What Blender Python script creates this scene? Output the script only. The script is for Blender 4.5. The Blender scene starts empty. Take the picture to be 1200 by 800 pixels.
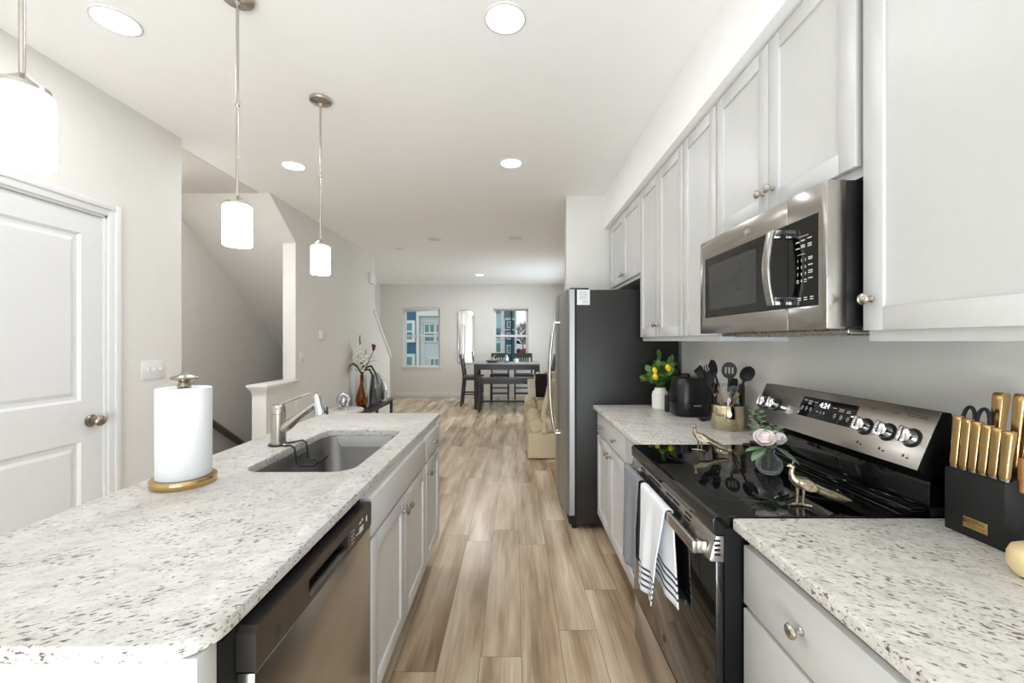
import bpy, bmesh, math, random
from mathutils import Vector, Matrix, Euler
random.seed(7)
PI = math.pi
SC = bpy.context.scene
COL = SC.collection

# ---------------------------------------------------------------- camera, world, exposure
CAM_H = 1.37
cam_d = bpy.data.cameras.new('camera')
cam = bpy.data.objects.new('camera', cam_d)
COL.objects.link(cam)
cam.location = (0, 0, CAM_H)
cam.rotation_euler = (PI / 2, 0, 0)
cam_d.sensor_width = 36
cam_d.lens = 36 * 490 / 1200
cam_d.shift_x = -0.0025
cam_d.shift_y = -0.0004
cam_d.clip_start = 0.02
cam_d.clip_end = 400
SC.camera = cam

SC.view_settings.view_transform = 'Standard'
SC.view_settings.look = 'None'
SC.view_settings.gamma = 1
SC.view_settings.use_curve_mapping = False
SC.view_settings.exposure = 0.66

world = bpy.data.worlds.new('overcast_sky')
SC.world = world
world.use_nodes = True
bg = world.node_tree.nodes['Background']
bg.inputs[0].default_value = (0.86, 0.93, 1.0, 1)
bg.inputs[1].default_value = 0.85

try:
    SC.cycles.sample_clamp_indirect = 6
    SC.cycles.max_bounces = 10
    SC.cycles.diffuse_bounces = 6
    SC.cycles.glossy_bounces = 5
    SC.cycles.transmission_bounces = 8
    SC.cycles.transparent_max_bounces = 12
    SC.cycles.caustics_reflective = False
    SC.cycles.caustics_refractive = False
except Exception:
    pass

def area_light(name, loc, rot, sx, sy, power, color=(1, 1, 1), shape='RECTANGLE', parent=None, portal=False, spread=PI):
    d = bpy.data.lights.new(name, 'AREA')
    d.shape = shape
    d.size = sx
    if shape in ('RECTANGLE', 'ELLIPSE'):
        d.size_y = sy
    d.energy = power
    d.color = color
    d.spread = spread
    o = bpy.data.objects.new(name, d)
    COL.objects.link(o)
    if parent is not None:
        o.parent = parent
        o.location = Vector(loc) - parent.location
    else:
        o.location = loc
    o.rotation_euler = rot
    if portal:
        d.cycles.is_portal = True
    return o

CAN_COLOR = (.955, .965, 1.0)
DAY_COLOR = (.875, .925, 1.0)
CAN_POWER = 3.4      # each ceiling can light
PEND_POWER = 0.5      # each pendant
DOOR_POWER = 158.0     # daylight through the patio door behind the camera
SIDE_FILL_POWER = 54.0      # fill light through the added living-room side window

# ---------------------------------------------------------------- materials
def lin(c):
    def f(v):
        v /= 255.0
        return v / 12.92 if v <= 0.04045 else ((v + 0.055) / 1.055) ** 2.4
    return tuple(f(v) for v in c)

def newmat(name):
    m = bpy.data.materials.new(name)
    m.use_nodes = True
    nt = m.node_tree
    return m, nt, nt.nodes['Principled BSDF']

def N(nt, typ, **kw):
    n = nt.nodes.new(typ)
    for k, v in kw.items():
        setattr(n, k, v)
    return n

def obj_coord(nt, scale=(1, 1, 1), rot=(0, 0, 0)):
    tc = N(nt, 'ShaderNodeNewGeometry')
    mp = N(nt, 'ShaderNodeMapping')
    mp.inputs['Scale'].default_value = scale
    mp.inputs['Rotation'].default_value = rot
    nt.links.new(tc.outputs['Position'], mp.inputs['Vector'])
    return mp.outputs['Vector']

def noise(nt, vec, scale, detail=2, rough=0.5):
    n = N(nt, 'ShaderNodeTexNoise')
    n.inputs['Scale'].default_value = scale
    n.inputs['Detail'].default_value = detail
    n.inputs['Roughness'].default_value = rough
    if vec is not None:
        nt.links.new(vec, n.inputs['Vector'])
    return n.outputs['Fac']

def ramp(nt, fac, stops):
    r = N(nt, 'ShaderNodeValToRGB')
    el = r.color_ramp.elements
    while len(el) < len(stops):
        el.new(0.5)
    for e, (p, c) in zip(el, stops):
        e.position = p
        e.color = (*c, 1) if len(c) == 3 else c
    nt.links.new(fac, r.inputs['Fac'])
    return r.outputs['Color']

def mixc(nt, fac, a, b, mode='MIX'):
    m = N(nt, 'ShaderNodeMix', data_type='RGBA', blend_type=mode)
    for sock, v in ((m.inputs['Factor'], fac), (m.inputs['A'], a), (m.inputs['B'], b)):
        pass
    def put(s, v):
        if isinstance(v, (int, float)):
            s.default_value = v
        elif isinstance(v, tuple):
            s.default_value = (*v, 1) if len(v) == 3 else v
        else:
            nt.links.new(v, s)
    put(m.inputs[0], fac)
    put(m.inputs[6], a)
    put(m.inputs[7], b)
    return m.outputs[2]

def bump(nt, p, h, strength=0.1, dist=0.01):
    b = N(nt, 'ShaderNodeBump')
    b.inputs['Strength'].default_value = strength
    b.inputs['Distance'].default_value = dist
    nt.links.new(h, b.inputs['Height'])
    nt.links.new(b.outputs['Normal'], p.inputs['Normal'])

def mat(name, rgb, rough=0.5, metal=0.0, var=0.03, vs=30, bmp=0.0, spec=0.5, coat=0.0):
    """plain painted / moulded material with slight procedural variation"""
    m, nt, p = newmat(name)
    c = lin(rgb)
    f = noise(nt, obj_coord(nt), vs, 3)
    lo = tuple(max(0, x * (1 - var)) for x in c)
    hi = tuple(min(1, x * (1 + var)) for x in c)
    col = ramp(nt, f, [(0.35, lo), (0.65, hi)])
    nt.links.new(col, p.inputs['Base Color'])
    p.inputs['Roughness'].default_value = rough
    p.inputs['Metallic'].default_value = metal
    p.inputs['Specular IOR Level'].default_value = spec
    p.inputs['Coat Weight'].default_value = coat
    p.inputs['Coat Roughness'].default_value = 0.05
    if bmp:
        bump(nt, p, f, bmp, 0.002)
    return m

def brushed(name, rgb, rough=0.28, stretch=(1, 1, 60), scale=12, amt=0.12):
    m, nt, p = newmat(name)
    f = noise(nt, obj_coord(nt, stretch), scale, 4, 0.6)
    c = lin(rgb)
    col = ramp(nt, f, [(0.3, tuple(x * (1 - amt) for x in c)), (0.7, tuple(min(1, x * (1 + amt)) for x in c))])
    nt.links.new(col, p.inputs['Base Color'])
    p.inputs['Metallic'].default_value = 1.0
    rr = N(nt, 'ShaderNodeMapRange')
    rr.inputs['To Min'].default_value = rough * 0.85
    rr.inputs['To Max'].default_value = rough * 1.2
    nt.links.new(f, rr.inputs['Value'])
    nt.links.new(rr.outputs[0], p.inputs['Roughness'])
    return m

def emis(name, rgb, strength):
    m, nt, p = newmat(name)
    p.inputs['Base Color'].default_value = (*lin(rgb), 1)
    p.inputs['Emission Color'].default_value = (*lin(rgb), 1)
    p.inputs['Emission Strength'].default_value = strength
    return m

def glass_pane(name, tint=(0.96, 0.985, 0.98), refl=1.0, rough=0.01):
    m, nt, p = newmat(name)
    nt.nodes.remove(p)
    out = nt.nodes['Material Output']
    t = N(nt, 'ShaderNodeBsdfTransparent')
    t.inputs[0].default_value = (*tint, 1)
    g = N(nt, 'ShaderNodeBsdfGlossy')
    g.inputs['Roughness'].default_value = rough
    fr = N(nt, 'ShaderNodeFresnel')
    fr.inputs['IOR'].default_value = 1.45
    mu = N(nt, 'ShaderNodeMath', operation='MULTIPLY')
    mu.inputs[1].default_value = refl
    nt.links.new(fr.outputs[0], mu.inputs[0])
    mx = N(nt, 'ShaderNodeMixShader')
    nt.links.new(mu.outputs[0], mx.inputs[0])
    nt.links.new(t.outputs[0], mx.inputs[1])
    nt.links.new(g.outputs[0], mx.inputs[2])
    nt.links.new(mx.outputs[0], out.inputs['Surface'])
    return m

def real_glass(name, rgb=(250, 252, 252), rough=0.0, ior=1.45):
    m, nt, p = newmat(name)
    p.inputs['Base Color'].default_value = (*lin(rgb), 1)
    p.inputs['Roughness'].default_value = rough
    p.inputs['Transmission Weight'].default_value = 1.0
    p.inputs['IOR'].default_value = ior
    return m

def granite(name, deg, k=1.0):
    m, nt, p = newmat(name)
    R = (0, 0, math.radians(deg))
    def obj_coord(nt, scale, rot=(0, 0, 0)):
        tc = N(nt, 'ShaderNodeNewGeometry')
        mp = N(nt, 'ShaderNodeMapping', vector_type='TEXTURE')
        mp.inputs['Scale'].default_value = tuple(1 / s for s in scale)
        mp.inputs['Rotation'].default_value = rot
        nt.links.new(tc.outputs['Position'], mp.inputs['Vector'])
        return mp.outputs['Vector']
    v = obj_coord(nt, (0.42, 1.0, 1.0), R)
    fleck = noise(nt, v, 150, 2.5, 0.55)
    fine = noise(nt, obj_coord(nt, (0.4, 1.0, 1.0), R), 210, 2, 0.5)
    dens = noise(nt, obj_coord(nt, (0.7, 1, 1), R), 10, 3, 0.6)
    cloud = noise(nt, obj_coord(nt, (0.6, 1, 1), R), 38, 4, 0.65)
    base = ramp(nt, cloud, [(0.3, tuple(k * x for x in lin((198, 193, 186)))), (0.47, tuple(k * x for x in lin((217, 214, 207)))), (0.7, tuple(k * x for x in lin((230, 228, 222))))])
    gmask = ramp(nt, fine, [(0.58, (0, 0, 0)), (0.68, (1, 1, 1))])
    c1 = mixc(nt, gmask, base, lin((176, 170, 164)))
    add = N(nt, 'ShaderNodeMath', operation='MULTIPLY_ADD')
    nt.links.new(dens, add.inputs[0])
    add.inputs[1].default_value = 0.42
    nt.links.new(fleck, add.inputs[2])
    # pale grey halo, then the dark fleck itself
    halo = ramp(nt, add.outputs[0], [(0.79, (0, 0, 0)), (0.835, (1, 1, 1))])
    c2 = mixc(nt, halo, c1, lin((172, 166, 161)))
    dmask = ramp(nt, add.outputs[0], [(0.835, (0, 0, 0)), (0.875, (1, 1, 1))])
    dcol = ramp(nt, noise(nt, obj_coord(nt, (1, 1, 1)), 45, 2), [(0.4, lin((88, 84, 84))), (0.55, lin((112, 104, 101))), (0.68, lin((130, 110, 104)))])
    c3 = mixc(nt, dmask, c2, dcol)
    nt.links.new(c3, p.inputs['Base Color'])
    p.inputs['Roughness'].default_value = 0.3
    p.inputs['Specular IOR Level'].default_value = 0.16
    return m

def ribbed_glass():
    m, nt, p = newmat('ribbed_glass')
    out = nt.nodes['Material Output']
    p.inputs['Base Color'].default_value = (.9, .92, .93, 1)
    p.inputs['Roughness'].default_value = 0.08
    p.inputs['Specular IOR Level'].default_value = 1.0
    t = N(nt, 'ShaderNodeBsdfTransparent')
    t.inputs[0].default_value = (.9, .92, .92, 1)
    lw = N(nt, 'ShaderNodeLayerWeight')
    lw.inputs[0].default_value = 0.35
    r = ramp(nt, lw.outputs['Facing'], [(0.15, (.02, .02, .02)), (0.45, (.10, .10, .10)), (0.7, (.75, .75, .75))])
    mx = N(nt, 'ShaderNodeMixShader')
    nt.links.new(r, mx.inputs[0])
    nt.links.new(t.outputs[0], mx.inputs[1])
    nt.links.new(p.outputs[0], mx.inputs[2])
    nt.links.new(mx.outputs[0], out.inputs['Surface'])
    return m

def plank_floor():
    m, nt, p = newmat('vinyl_plank')
    geo = N(nt, 'ShaderNodeNewGeometry')
    sep = N(nt, 'ShaderNodeSeparateXYZ')
    nt.links.new(geo.outputs['Position'], sep.inputs[0])
    comb = N(nt, 'ShaderNodeCombineXYZ')
    nt.links.new(sep.outputs['Y'], comb.inputs['X'])
    off = N(nt, 'ShaderNodeMath', operation='ADD')
    off.inputs[1].default_value = 10 * 0.178 - 0.03
    nt.links.new(sep.outputs['X'], off.inputs[0])
    nt.links.new(off.outputs[0], comb.inputs['Y'])
    row = N(nt, 'ShaderNodeMath', operation='DIVIDE')
    row.inputs[1].default_value = 0.178
    nt.links.new(off.outputs[0], row.inputs[0])
    rowf = N(nt, 'ShaderNodeMath', operation='FLOOR')
    nt.links.new(row.outputs[0], rowf.inputs[0])
    wn = N(nt, 'ShaderNodeTexWhiteNoise', noise_dimensions='1D')
    nt.links.new(rowf.outputs[0], wn.inputs['W'])
    shift = N(nt, 'ShaderNodeMath', operation='MULTIPLY_ADD')
    nt.links.new(wn.outputs['Value'], shift.inputs[0])
    shift.inputs[1].default_value = 1.22
    nt.links.new(sep.outputs['Y'], shift.inputs[2])
    nt.links.new(shift.outputs[0], comb.inputs['X'])
    br = N(nt, 'ShaderNodeTexBrick')
    br.offset = 0.0
    br.squash = 1.0
    nt.links.new(comb.outputs[0], br.inputs['Vector'])
    br.inputs['Color1'].default_value = (0, 0, 0, 1)
    br.inputs['Color2'].default_value = (1, 1, 1, 1)
    br.inputs['Mortar'].default_value = (0.5, 0.5, 0.5, 1)
    br.inputs['Scale'].default_value = 1.0
    br.inputs['Mortar Size'].default_value = 0.0011
    br.inputs['Mortar Smooth'].default_value = 0.1
    br.inputs['Brick Width'].default_value = 1.22
    br.inputs['Row Height'].default_value = 0.178
    rnd = br.outputs['Color']
    # plank-dependent grain offset
    vm = N(nt, 'ShaderNodeVectorMath', operation='MULTIPLY_ADD')
    nt.links.new(rnd, vm.inputs[0])
    vm.inputs[1].default_value = (13.0, 7.0, 29.0)
    nt.links.new(geo.outputs['Position'], vm.inputs[2])
    mp = N(nt, 'ShaderNodeMapping')
    mp.inputs['Scale'].default_value = (1, 0.11, 1)
    nt.links.new(vm.outputs[0], mp.inputs['Vector'])
    broad = noise(nt, mp.outputs[0], 7.5, 3, 0.55)
    mp2 = N(nt, 'ShaderNodeMapping')
    mp2.inputs['Scale'].default_value = (1, 0.03, 1)
    nt.links.new(vm.outputs[0], mp2.inputs['Vector'])
    grain = noise(nt, mp2.outputs[0], 90, 4, 0.65)
    c = ramp(nt, broad, [(0.30, lin((148, 122, 96))), (0.43, lin((190, 167, 140))), (0.54, lin((212, 192, 166))), (0.66, lin((234, 218, 195)))])
    tone = ramp(nt, rnd, [(0.0, (0.86, 0.84, 0.82)), (0.5, (0.97, 0.965, 0.96)), (1.0, (1.08, 1.07, 1.05))])
    c = mixc(nt, 1.0, c, tone, 'MULTIPLY')
    gr = ramp(nt, grain, [(0.3, (0.80, 0.78, 0.76)), (0.6, (1.04, 1.04, 1.04))])
    c = mixc(nt, 1.0, c, gr, 'MULTIPLY')
    c = mixc(nt, br.outputs['Fac'], c, lin((104, 84, 66)))
    # knots
    mk = N(nt, 'ShaderNodeMapping')
    mk.inputs['Scale'].default_value = (1, 0.3, 1)
    nt.links.new(vm.outputs[0], mk.inputs['Vector'])
    vo = N(nt, 'ShaderNodeTexVoronoi')
    vo.inputs['Scale'].default_value = 2.6
    nt.links.new(mk.outputs[0], vo.inputs['Vector'])
    kn = ramp(nt, vo.outputs['Distance'], [(0.012, (.75, .75, .75)), (0.045, (0, 0, 0))])
    c = mixc(nt, kn, c, lin((112, 86, 64)))
    nt.links.new(c, p.inputs['Base Color'])
    p.inputs['Roughness'].default_value = 0.27
    p.inputs['Specular IOR Level'].default_value = 0.4
    bump(nt, p, br.outputs['Fac'], -0.25, 0.002)
    return m

def siding(name, rgb, pitch=0.18):
    m, nt, p = newmat(name)
    geo = N(nt, 'ShaderNodeNewGeometry')
    sep = N(nt, 'ShaderNodeSeparateXYZ')
    nt.links.new(geo.outputs['Position'], sep.inputs[0])
    d = N(nt, 'ShaderNodeMath', operation='DIVIDE')
    d.inputs[1].default_value = pitch
    nt.links.new(sep.outputs['Z'], d.inputs[0])
    fr = N(nt, 'ShaderNodeMath', operation='FRACT')
    nt.links.new(d.outputs[0], fr.inputs[0])
    c = lin(rgb)
    col = ramp(nt, fr.outputs[0], [(0.0, tuple(x * 0.72 for x in c)), (0.12, c)])
    nt.links.new(col, p.inputs['Base Color'])
    p.inputs['Roughness'].default_value = 0.7
    return m

def striped_towel(z_edge):
    m, nt, p = newmat('white_terry_stripes')
    geo = N(nt, 'ShaderNodeTexCoord')
    sep = N(nt, 'ShaderNodeSeparateXYZ')
    nt.links.new(geo.outputs['UV'], sep.inputs[0])
    col = ramp(nt, sep.outputs['Y'], [(0.0, lin((236, 236, 240)))] * 2)
    cr = col.node.color_ramp
    cr.interpolation = 'CONSTANT'
    w, b = lin((240, 240, 243)), lin((52, 60, 84))
    stops = [(0.0, w)]
    for e in (0.03, 0.06, 0.09, 0.12):
        stops += [(e, b), (e + 0.012, w)]
    for e in (0.88, 0.91, 0.94, 0.97):
        stops += [(e - 0.012, b), (e, w)]
    for e in range(len(stops) - 2):
        cr.elements.new(0.5)
    for e, (pp, c) in zip(cr.elements, sorted(stops)):
        e.position = pp
        e.color = (*c, 1)
    nt.links.new(col, p.inputs['Base Color'])
    p.inputs['Roughness'].default_value = 0.95
    bump(nt, p, noise(nt, obj_coord(nt), 420, 2), 0.5, 0.003)
    return m

M = {}
M['wall'] = mat('wall_paint', (219, 216, 210), 0.75, var=0.01, vs=8)
M['ceiling'] = mat('ceiling_paint', (250, 249, 247), 0.85, var=0.008, vs=8)
M['trim'] = mat('white_trim', (220, 219, 217), 0.4, var=0.008)
M['cab'] = mat('cabinet_paint', (204, 203, 201), 0.38, var=0.008)
M['floor'] = plank_floor()
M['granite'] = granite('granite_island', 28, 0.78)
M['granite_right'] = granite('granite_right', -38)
M['steel'] = brushed('stainless_steel', (186, 182, 177), 0.26, (1, 1, 60))
M['steel_h'] = brushed('stainless_grained', (188, 184, 178), 0.24, (1, 0.02, 1), 160, 0.06)
M['steel_v'] = brushed('stainless_upright_grain', (186, 183, 178), 0.27, (1, 1, 0.02), 160, 0.06)
M['steel_door'] = brushed('fridge_door_steel', (160, 158, 156), 0.42, (1, 1, 0.02), 160, 0.05)
M['nickel'] = brushed('satin_nickel', (188, 182, 174), 0.25, (1, 1, 1), 60, 0.04)
M['chrome'] = mat('chrome', (226, 226, 230), 0.08, 1.0, 0.02)
M['black_gloss'] = mat('black_glass', (7, 7, 8), 0.035, 0, 0.05, spec=0.6)
M['black'] = mat('black_plastic', (22, 22, 23), 0.35, 0, 0.05)
M['black_side'] = mat('black_enamel', (9, 9, 9), 0.5, 0, 0.05, spec=0.12)
M['black_matte'] = mat('matte_black', (17, 17, 17), 0.6, 0, 0.05)
M['void'] = mat('dark_recess', (8, 8, 8), 0.8, 0, 0.05)
M['fridge_side'] = mat('charcoal_enamel', (40, 39, 37), 0.45, 0.3, 0.03)
M['dw_panel'] = mat('dark_stainless', (92, 87, 82), 0.3, 0.85, 0.04)
M['gold'] = brushed('brushed_gold', (202, 170, 116), 0.22, (1, 1, 0.05), 120, 0.08)
M['antique'] = brushed('antique_gold', (184, 172, 150), 0.36, (1, 1, 1), 130, 0.5)
M['bronze'] = brushed('aged_bronze', (158, 148, 134), 0.25, (1, 1, 1), 60, 0.1)
M['paper'] = mat('white_paper', (224, 224, 225), 0.95, 0, 0.02, 160, 0.4)
M['white_ceramic'] = mat('white_ceramic', (238, 236, 230), 0.3, 0, 0.01)
M['leaf'] = mat('green_leaf', (76, 112, 46), 0.45, 0, 0.4, 40)
M['leaf_dark'] = mat('dark_leaf', (46, 62, 40), 0.5, 0, 0.3, 40)
M['leaf_grey'] = mat('grey_green_leaf', (126, 148, 120), 0.6, 0, 0.2, 40)
M['lemon'] = mat('lemon_skin', (240, 212, 40), 0.4, 0, 0.06, 80, 0.3)
M['rose'] = mat('blush_petal', (244, 230, 228), 0.6, 0, 0.06, 40)
M['white_petal'] = mat('white_petal', (236, 234, 222), 0.6, 0, 0.04, 40)
M['red_petal'] = mat('dark_red_petal', (128, 44, 48), 0.6, 0, 0.1, 40)
M['stem'] = mat('stem_green', (88, 104, 62), 0.6, 0, 0.1)
M['wood'] = mat('acacia_wood', (166, 112, 62), 0.5, 0, 0.18, 40)
M['pale_wood'] = mat('pale_wood', (196, 164, 126), 0.5, 0, 0.12, 40)
M['dark_wood'] = mat('espresso_wood', (36, 35, 38), 0.35, 0, 0.1, 20)
M['rail_wood'] = mat('walnut_rail', (104, 92, 80), 0.45, 0, 0.1, 20)
M['table_top'] = mat('grey_table_top', (140, 138, 140), 0.22, 0, 0.05, 20)
M['linen'] = mat('cream_slipcover', (206, 191, 160), 0.95, 0, 0.04, 60, 0.25)
M['linen_light'] = mat('pale_cream_slipcover', (212, 204, 188), 0.95, 0, 0.05, 60, 0.25)
M['black_cloth'] = mat('black_cloth', (14, 14, 16), 0.85, 0, 0.2, 60, 0.3)
M['grey_cloth'] = mat('grey_terry', (134, 135, 139), 0.95, 0, 0.12, 200, 0.5)
M['throw'] = mat('woven_cream', (214, 208, 196), 0.95, 0, 0.2, 90, 0.4)
M['white_cloth'] = striped_towel(0)
M['amber'] = real_glass('amber_glass', (214, 156, 84))
M['clear'] = real_glass('clear_glass')
M['smoke'] = real_glass('smoked_glass', (120, 120, 126))
M['pane'] = glass_pane('window_glass', refl=0.12, rough=0.3)
M['thin_glass'] = glass_pane('canister_glass', (0.93, 0.94, 0.93), 1.6)
M['mirror'] = mat('mirror_silver', (238, 240, 240), 0.01, 1.0, 0.0)
M['shade'] = emis('frosted_shade', (246, 249, 255), 7.0)
M['led'] = emis('led_lens', (250, 251, 255), 5.0)
M['digit'] = emis('clock_digit', (236, 244, 255), 1.2)
M['mark'] = mat('printed_white', (214, 214, 214), 0.6)
M['mark_dark'] = mat('printed_dark', (62, 60, 58), 0.6)
M['grey_mark'] = mat('printed_grey', (160, 160, 162), 0.6)
M['mw_window'] = mat('microwave_screen', (58, 58, 56), 0.08, 0, 0.03, spec=0.6)
M['oven_window'] = mat('oven_door_glass', (16, 15, 15), 0.04, 0, 0.03, spec=0.7)
M['cream_ceramic'] = mat('cream_ceramic', (236, 214, 164), 0.35, 0, 0.03)
M['kraft'] = mat('blind_fabric', (198, 192, 184), 0.8, 0, 0.04)
M['blind_brown'] = mat('blind_headrail', (150, 138, 132), 0.7, 0, 0.04)
M['silver_foil'] = brushed('hammered_silver', (204, 204, 208), 0.18, (1, 1, 1), 50, 0.35)
M['toe'] = mat('toe_kick', (118, 100, 84), 0.7, 0, 0.05)
M['ring'] = mat('burner_print', (74, 74, 76), 0.2, 0, 0.02)
M['carpet'] = mat('stair_carpet', (150, 144, 136), 1.0, 0, 0.1, 90, 0.3)
M['blue_siding'] = siding('blue_siding', (60, 104, 134))
M['grey_siding'] = siding('pale_grey_siding', (204, 208, 212))
M['aqua_siding'] = siding('aqua_siding', (186, 214, 216))
M['teal_shingle'] = siding('teal_shingle', (112, 142, 150), 0.12)
M['ext_glass'] = mat('outside_window_glass', (92, 146, 150), 0.1, 0, 0.2, 2)
M['grass'] = mat('lawn', (120, 122, 86), 1.0, 0, 0.3, 2)
M['bark'] = mat('bare_bark', (122, 110, 102), 0.9, 0, 0.2, 8)
M['van_white'] = mat('van_paint', (232, 234, 236), 0.25)
M['car_red'] = mat('car_paint', (150, 44, 48), 0.25)
M['asphalt'] = mat('asphalt', (120, 120, 122), 0.9, 0, 0.1, 4)

# ---------------------------------------------------------------- geometry helpers
class MB:
    """collects shapes into one mesh"""
    def __init__(s):
        s.bm = bmesh.new()
    def merge(s, tmp, mtx=None):
        me = bpy.data.meshes.new('tmp')
        tmp.to_mesh(me)
        tmp.free()
        if mtx is not None:
            me.transform(mtx)
        s.bm.from_mesh(me)
        bpy.data.meshes.remove(me)
        return s
    def box(s, x0, x1, y0, y1, z0, z1, bev=0.0, seg=2, mtx=None):
        t = bmesh.new()
        bmesh.ops.create_cube(t, size=1)
        for v in t.verts:
            v.co = Vector(((x0 + x1) / 2 + v.co.x * (x1 - x0), (y0 + y1) / 2 + v.co.y * (y1 - y0), (z0 + z1) / 2 + v.co.z * (z1 - z0)))
        if bev > 0:
            bmesh.ops.bevel(t, geom=list(t.edges), offset=bev, segments=seg, profile=0.5, affect='EDGES')
        return s.merge(t, mtx)
    def lathe(s, prof, loc=(0, 0, 0), axis=(0, 0, 1), n=32, flute=None, mtx=None):
        t = bmesh.new()
        rings = []
        for r, z in prof:
            if r <= 1e-6:
                rings.append([t.verts.new((0, 0, z))])
            else:
                ring = []
                for k in range(n):
                    a = 2 * PI * k / n
                    rr = r * (flute(a, z) if flute else 1)
                    ring.append(t.verts.new((rr * math.cos(a), rr * math.sin(a), z)))
                rings.append(ring)
        for a, b in zip(rings, rings[1:]):
            if len(a) == 1 and len(b) == 1:
                continue
            for k in range(n):
                k2 = (k + 1) % n
                if len(a) == 1:
                    t.faces.new((a[0], b[k2], b[k])) if False else t.faces.new((a[0], b[k], b[k2]))
                elif len(b) == 1:
                    t.faces.new((a[k], a[k2], b[0]))
                else:
                    t.faces.new((a[k], a[k2], b[k2], b[k]))
        for ring, flip in (() if prof[0] == prof[-1] else ((rings[0], True), (rings[-1], False))):
            if len(ring) > 1:
                t.faces.new(ring[::-1] if flip else ring)
        if prof[0] == prof[-1]:
            bmesh.ops.remove_doubles(t, verts=list(t.verts), dist=1e-7)
        bmesh.ops.recalc_face_normals(t, faces=list(t.faces))
        q = Vector((0, 0, 1)).rotation_difference(Vector(axis).normalized()).to_matrix().to_4x4()
        m = Matrix.Translation(Vector(loc)) @ q
        if mtx is not None:
            m = mtx @ m
        return s.merge(t, m)
    def cyl(s, p0, p1, r0, r1=None, n=20, mtx=None):
        r1 = r0 if r1 is None else r1
        p0, p1 = Vector(p0), Vector(p1)
        return s.lathe([(r0, 0), (r1, (p1 - p0).length)], p0, p1 - p0, n, mtx=mtx)
    def tube(s, pts, r, n=10, closed=False, flat=1.0):
        pts = [Vector(p) for p in pts]
        rs = r if isinstance(r, (list, tuple)) else [r] * len(pts)
        t = bmesh.new()
        m = len(pts)
        tang = []
        for i in range(m):
            if closed:
                d = pts[(i + 1) % m] - pts[i - 1]
            else:
                d = pts[min(i + 1, m - 1)] - pts[max(i - 1, 0)]
            tang.append(d.normalized())
        ref = Vector((0, 0, 1))
        if abs(tang[0].dot(ref)) > 0.95:
            ref = Vector((1, 0, 0))
        nrm = (ref - tang[0] * ref.dot(tang[0])).normalized()
        rings = []
        for i in range(m):
            if i:
                q = tang[i - 1].rotation_difference(tang[i])
                nrm = q @ nrm
            bi = tang[i].cross(nrm)
            rings.append([t.verts.new(pts[i] + rs[i] * (math.cos(2 * PI * k / n) * nrm + flat * math.sin(2 * PI * k / n) * bi)) for k in range(n)])
        pairs = list(zip(rings, rings[1:])) + ([(rings[-1], rings[0])] if closed else [])
        for a, b in pairs:
            for k in range(n):
                t.faces.new((a[k], a[(k + 1) % n], b[(k + 1) % n], b[k]))
        if not closed:
            t.faces.new(rings[0][::-1])
            t.faces.new(rings[-1])
        bmesh.ops.recalc_face_normals(t, faces=list(t.faces))
        return s.merge(t)
    def prism(s, poly, axis, a, b, bev=0.0, mtx=None):
        t = bmesh.new()
        def co(p, d):
            return {'x': (d, p[0], p[1]), 'y': (p[0], d, p[1]), 'z': (p[0], p[1], d)}[axis]
        lo = [t.verts.new(co(p, a)) for p in poly]
        hi = [t.verts.new(co(p, b)) for p in poly]
        t.faces.new(lo)
        t.faces.new(hi[::-1])
        n = len(poly)
        for i in range(n):
            t.faces.new((lo[i], hi[i], hi[(i + 1) % n], lo[(i + 1) % n]))
        bmesh.ops.recalc_face_normals(t, faces=list(t.faces))
        if bev:
            bmesh.ops.bevel(t, geom=list(t.edges), offset=bev, segments=2, profile=0.5, affect='EDGES')
        return s.merge(t, mtx)
    def loft(s, loops, cap0=True, cap1=True, mtx=None):
        t = bmesh.new()
        R = [[t.verts.new(p) for p in lp] for lp in loops]
        n = len(R[0])
        for a, b in zip(R, R[1:]):
            for k in range(n):
                t.faces.new((a[k], a[(k + 1) % n], b[(k + 1) % n], b[k]))
        if cap0:
            t.faces.new(R[0][::-1])
        if cap1:
            t.faces.new(R[-1])
        bmesh.ops.recalc_face_normals(t, faces=list(t.faces))
        return s.merge(t, mtx)
    def ball(s, c, r, seg=16, sq=(1, 1, 1), mtx=None):
        t = bmesh.new()
        bmesh.ops.create_uvsphere(t, u_segments=seg, v_segments=max(6, seg * 2 // 3), radius=1)
        for v in t.verts:
            v.co = Vector((v.co.x * r * sq[0], v.co.y * r * sq[1], v.co.z * r * sq[2]))
        m = Matrix.Translation(Vector(c))
        if mtx is not None:
            m = m @ mtx
        return s.merge(t, m)
    def blade(s, base, tip, width, up=(0, 0, 1), bend=0.0, fold=0.15, n=6, thick=0.0006):
        """a leaf: tapered, folded along its midrib, bent downwards towards the tip"""
        base, tip = Vector(base), Vector(tip)
        d = tip - base
        L = d.length
        d.normalize()
        up = Vector(up)
        side = d.cross(up)
        if side.length < 1e-4:
            side = Vector((1, 0, 0))
        side.normalize()
        nn = side.cross(d).normalized()
        t = bmesh.new()
        rows = []
        for i in range(n + 1):
            f = i / n
            w = width * 0.5 * (math.sin(PI * min(1, f * 0.92 + 0.06)) ** 0.75)
            c = base + d * (L * f) - nn * (bend * L * f * f)
            row = []
            for sgn in (-1, 0, 1):
                pnt = c + side * (w * sgn) + nn * (fold * w * abs(sgn))
                row.append((pnt, nn))
            rows.append(row)
        top = [[t.verts.new(p + q * thick) for p, q in r] for r in rows]
        bot = [[t.verts.new(p - q * thick) for p, q in r] for r in rows]
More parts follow.
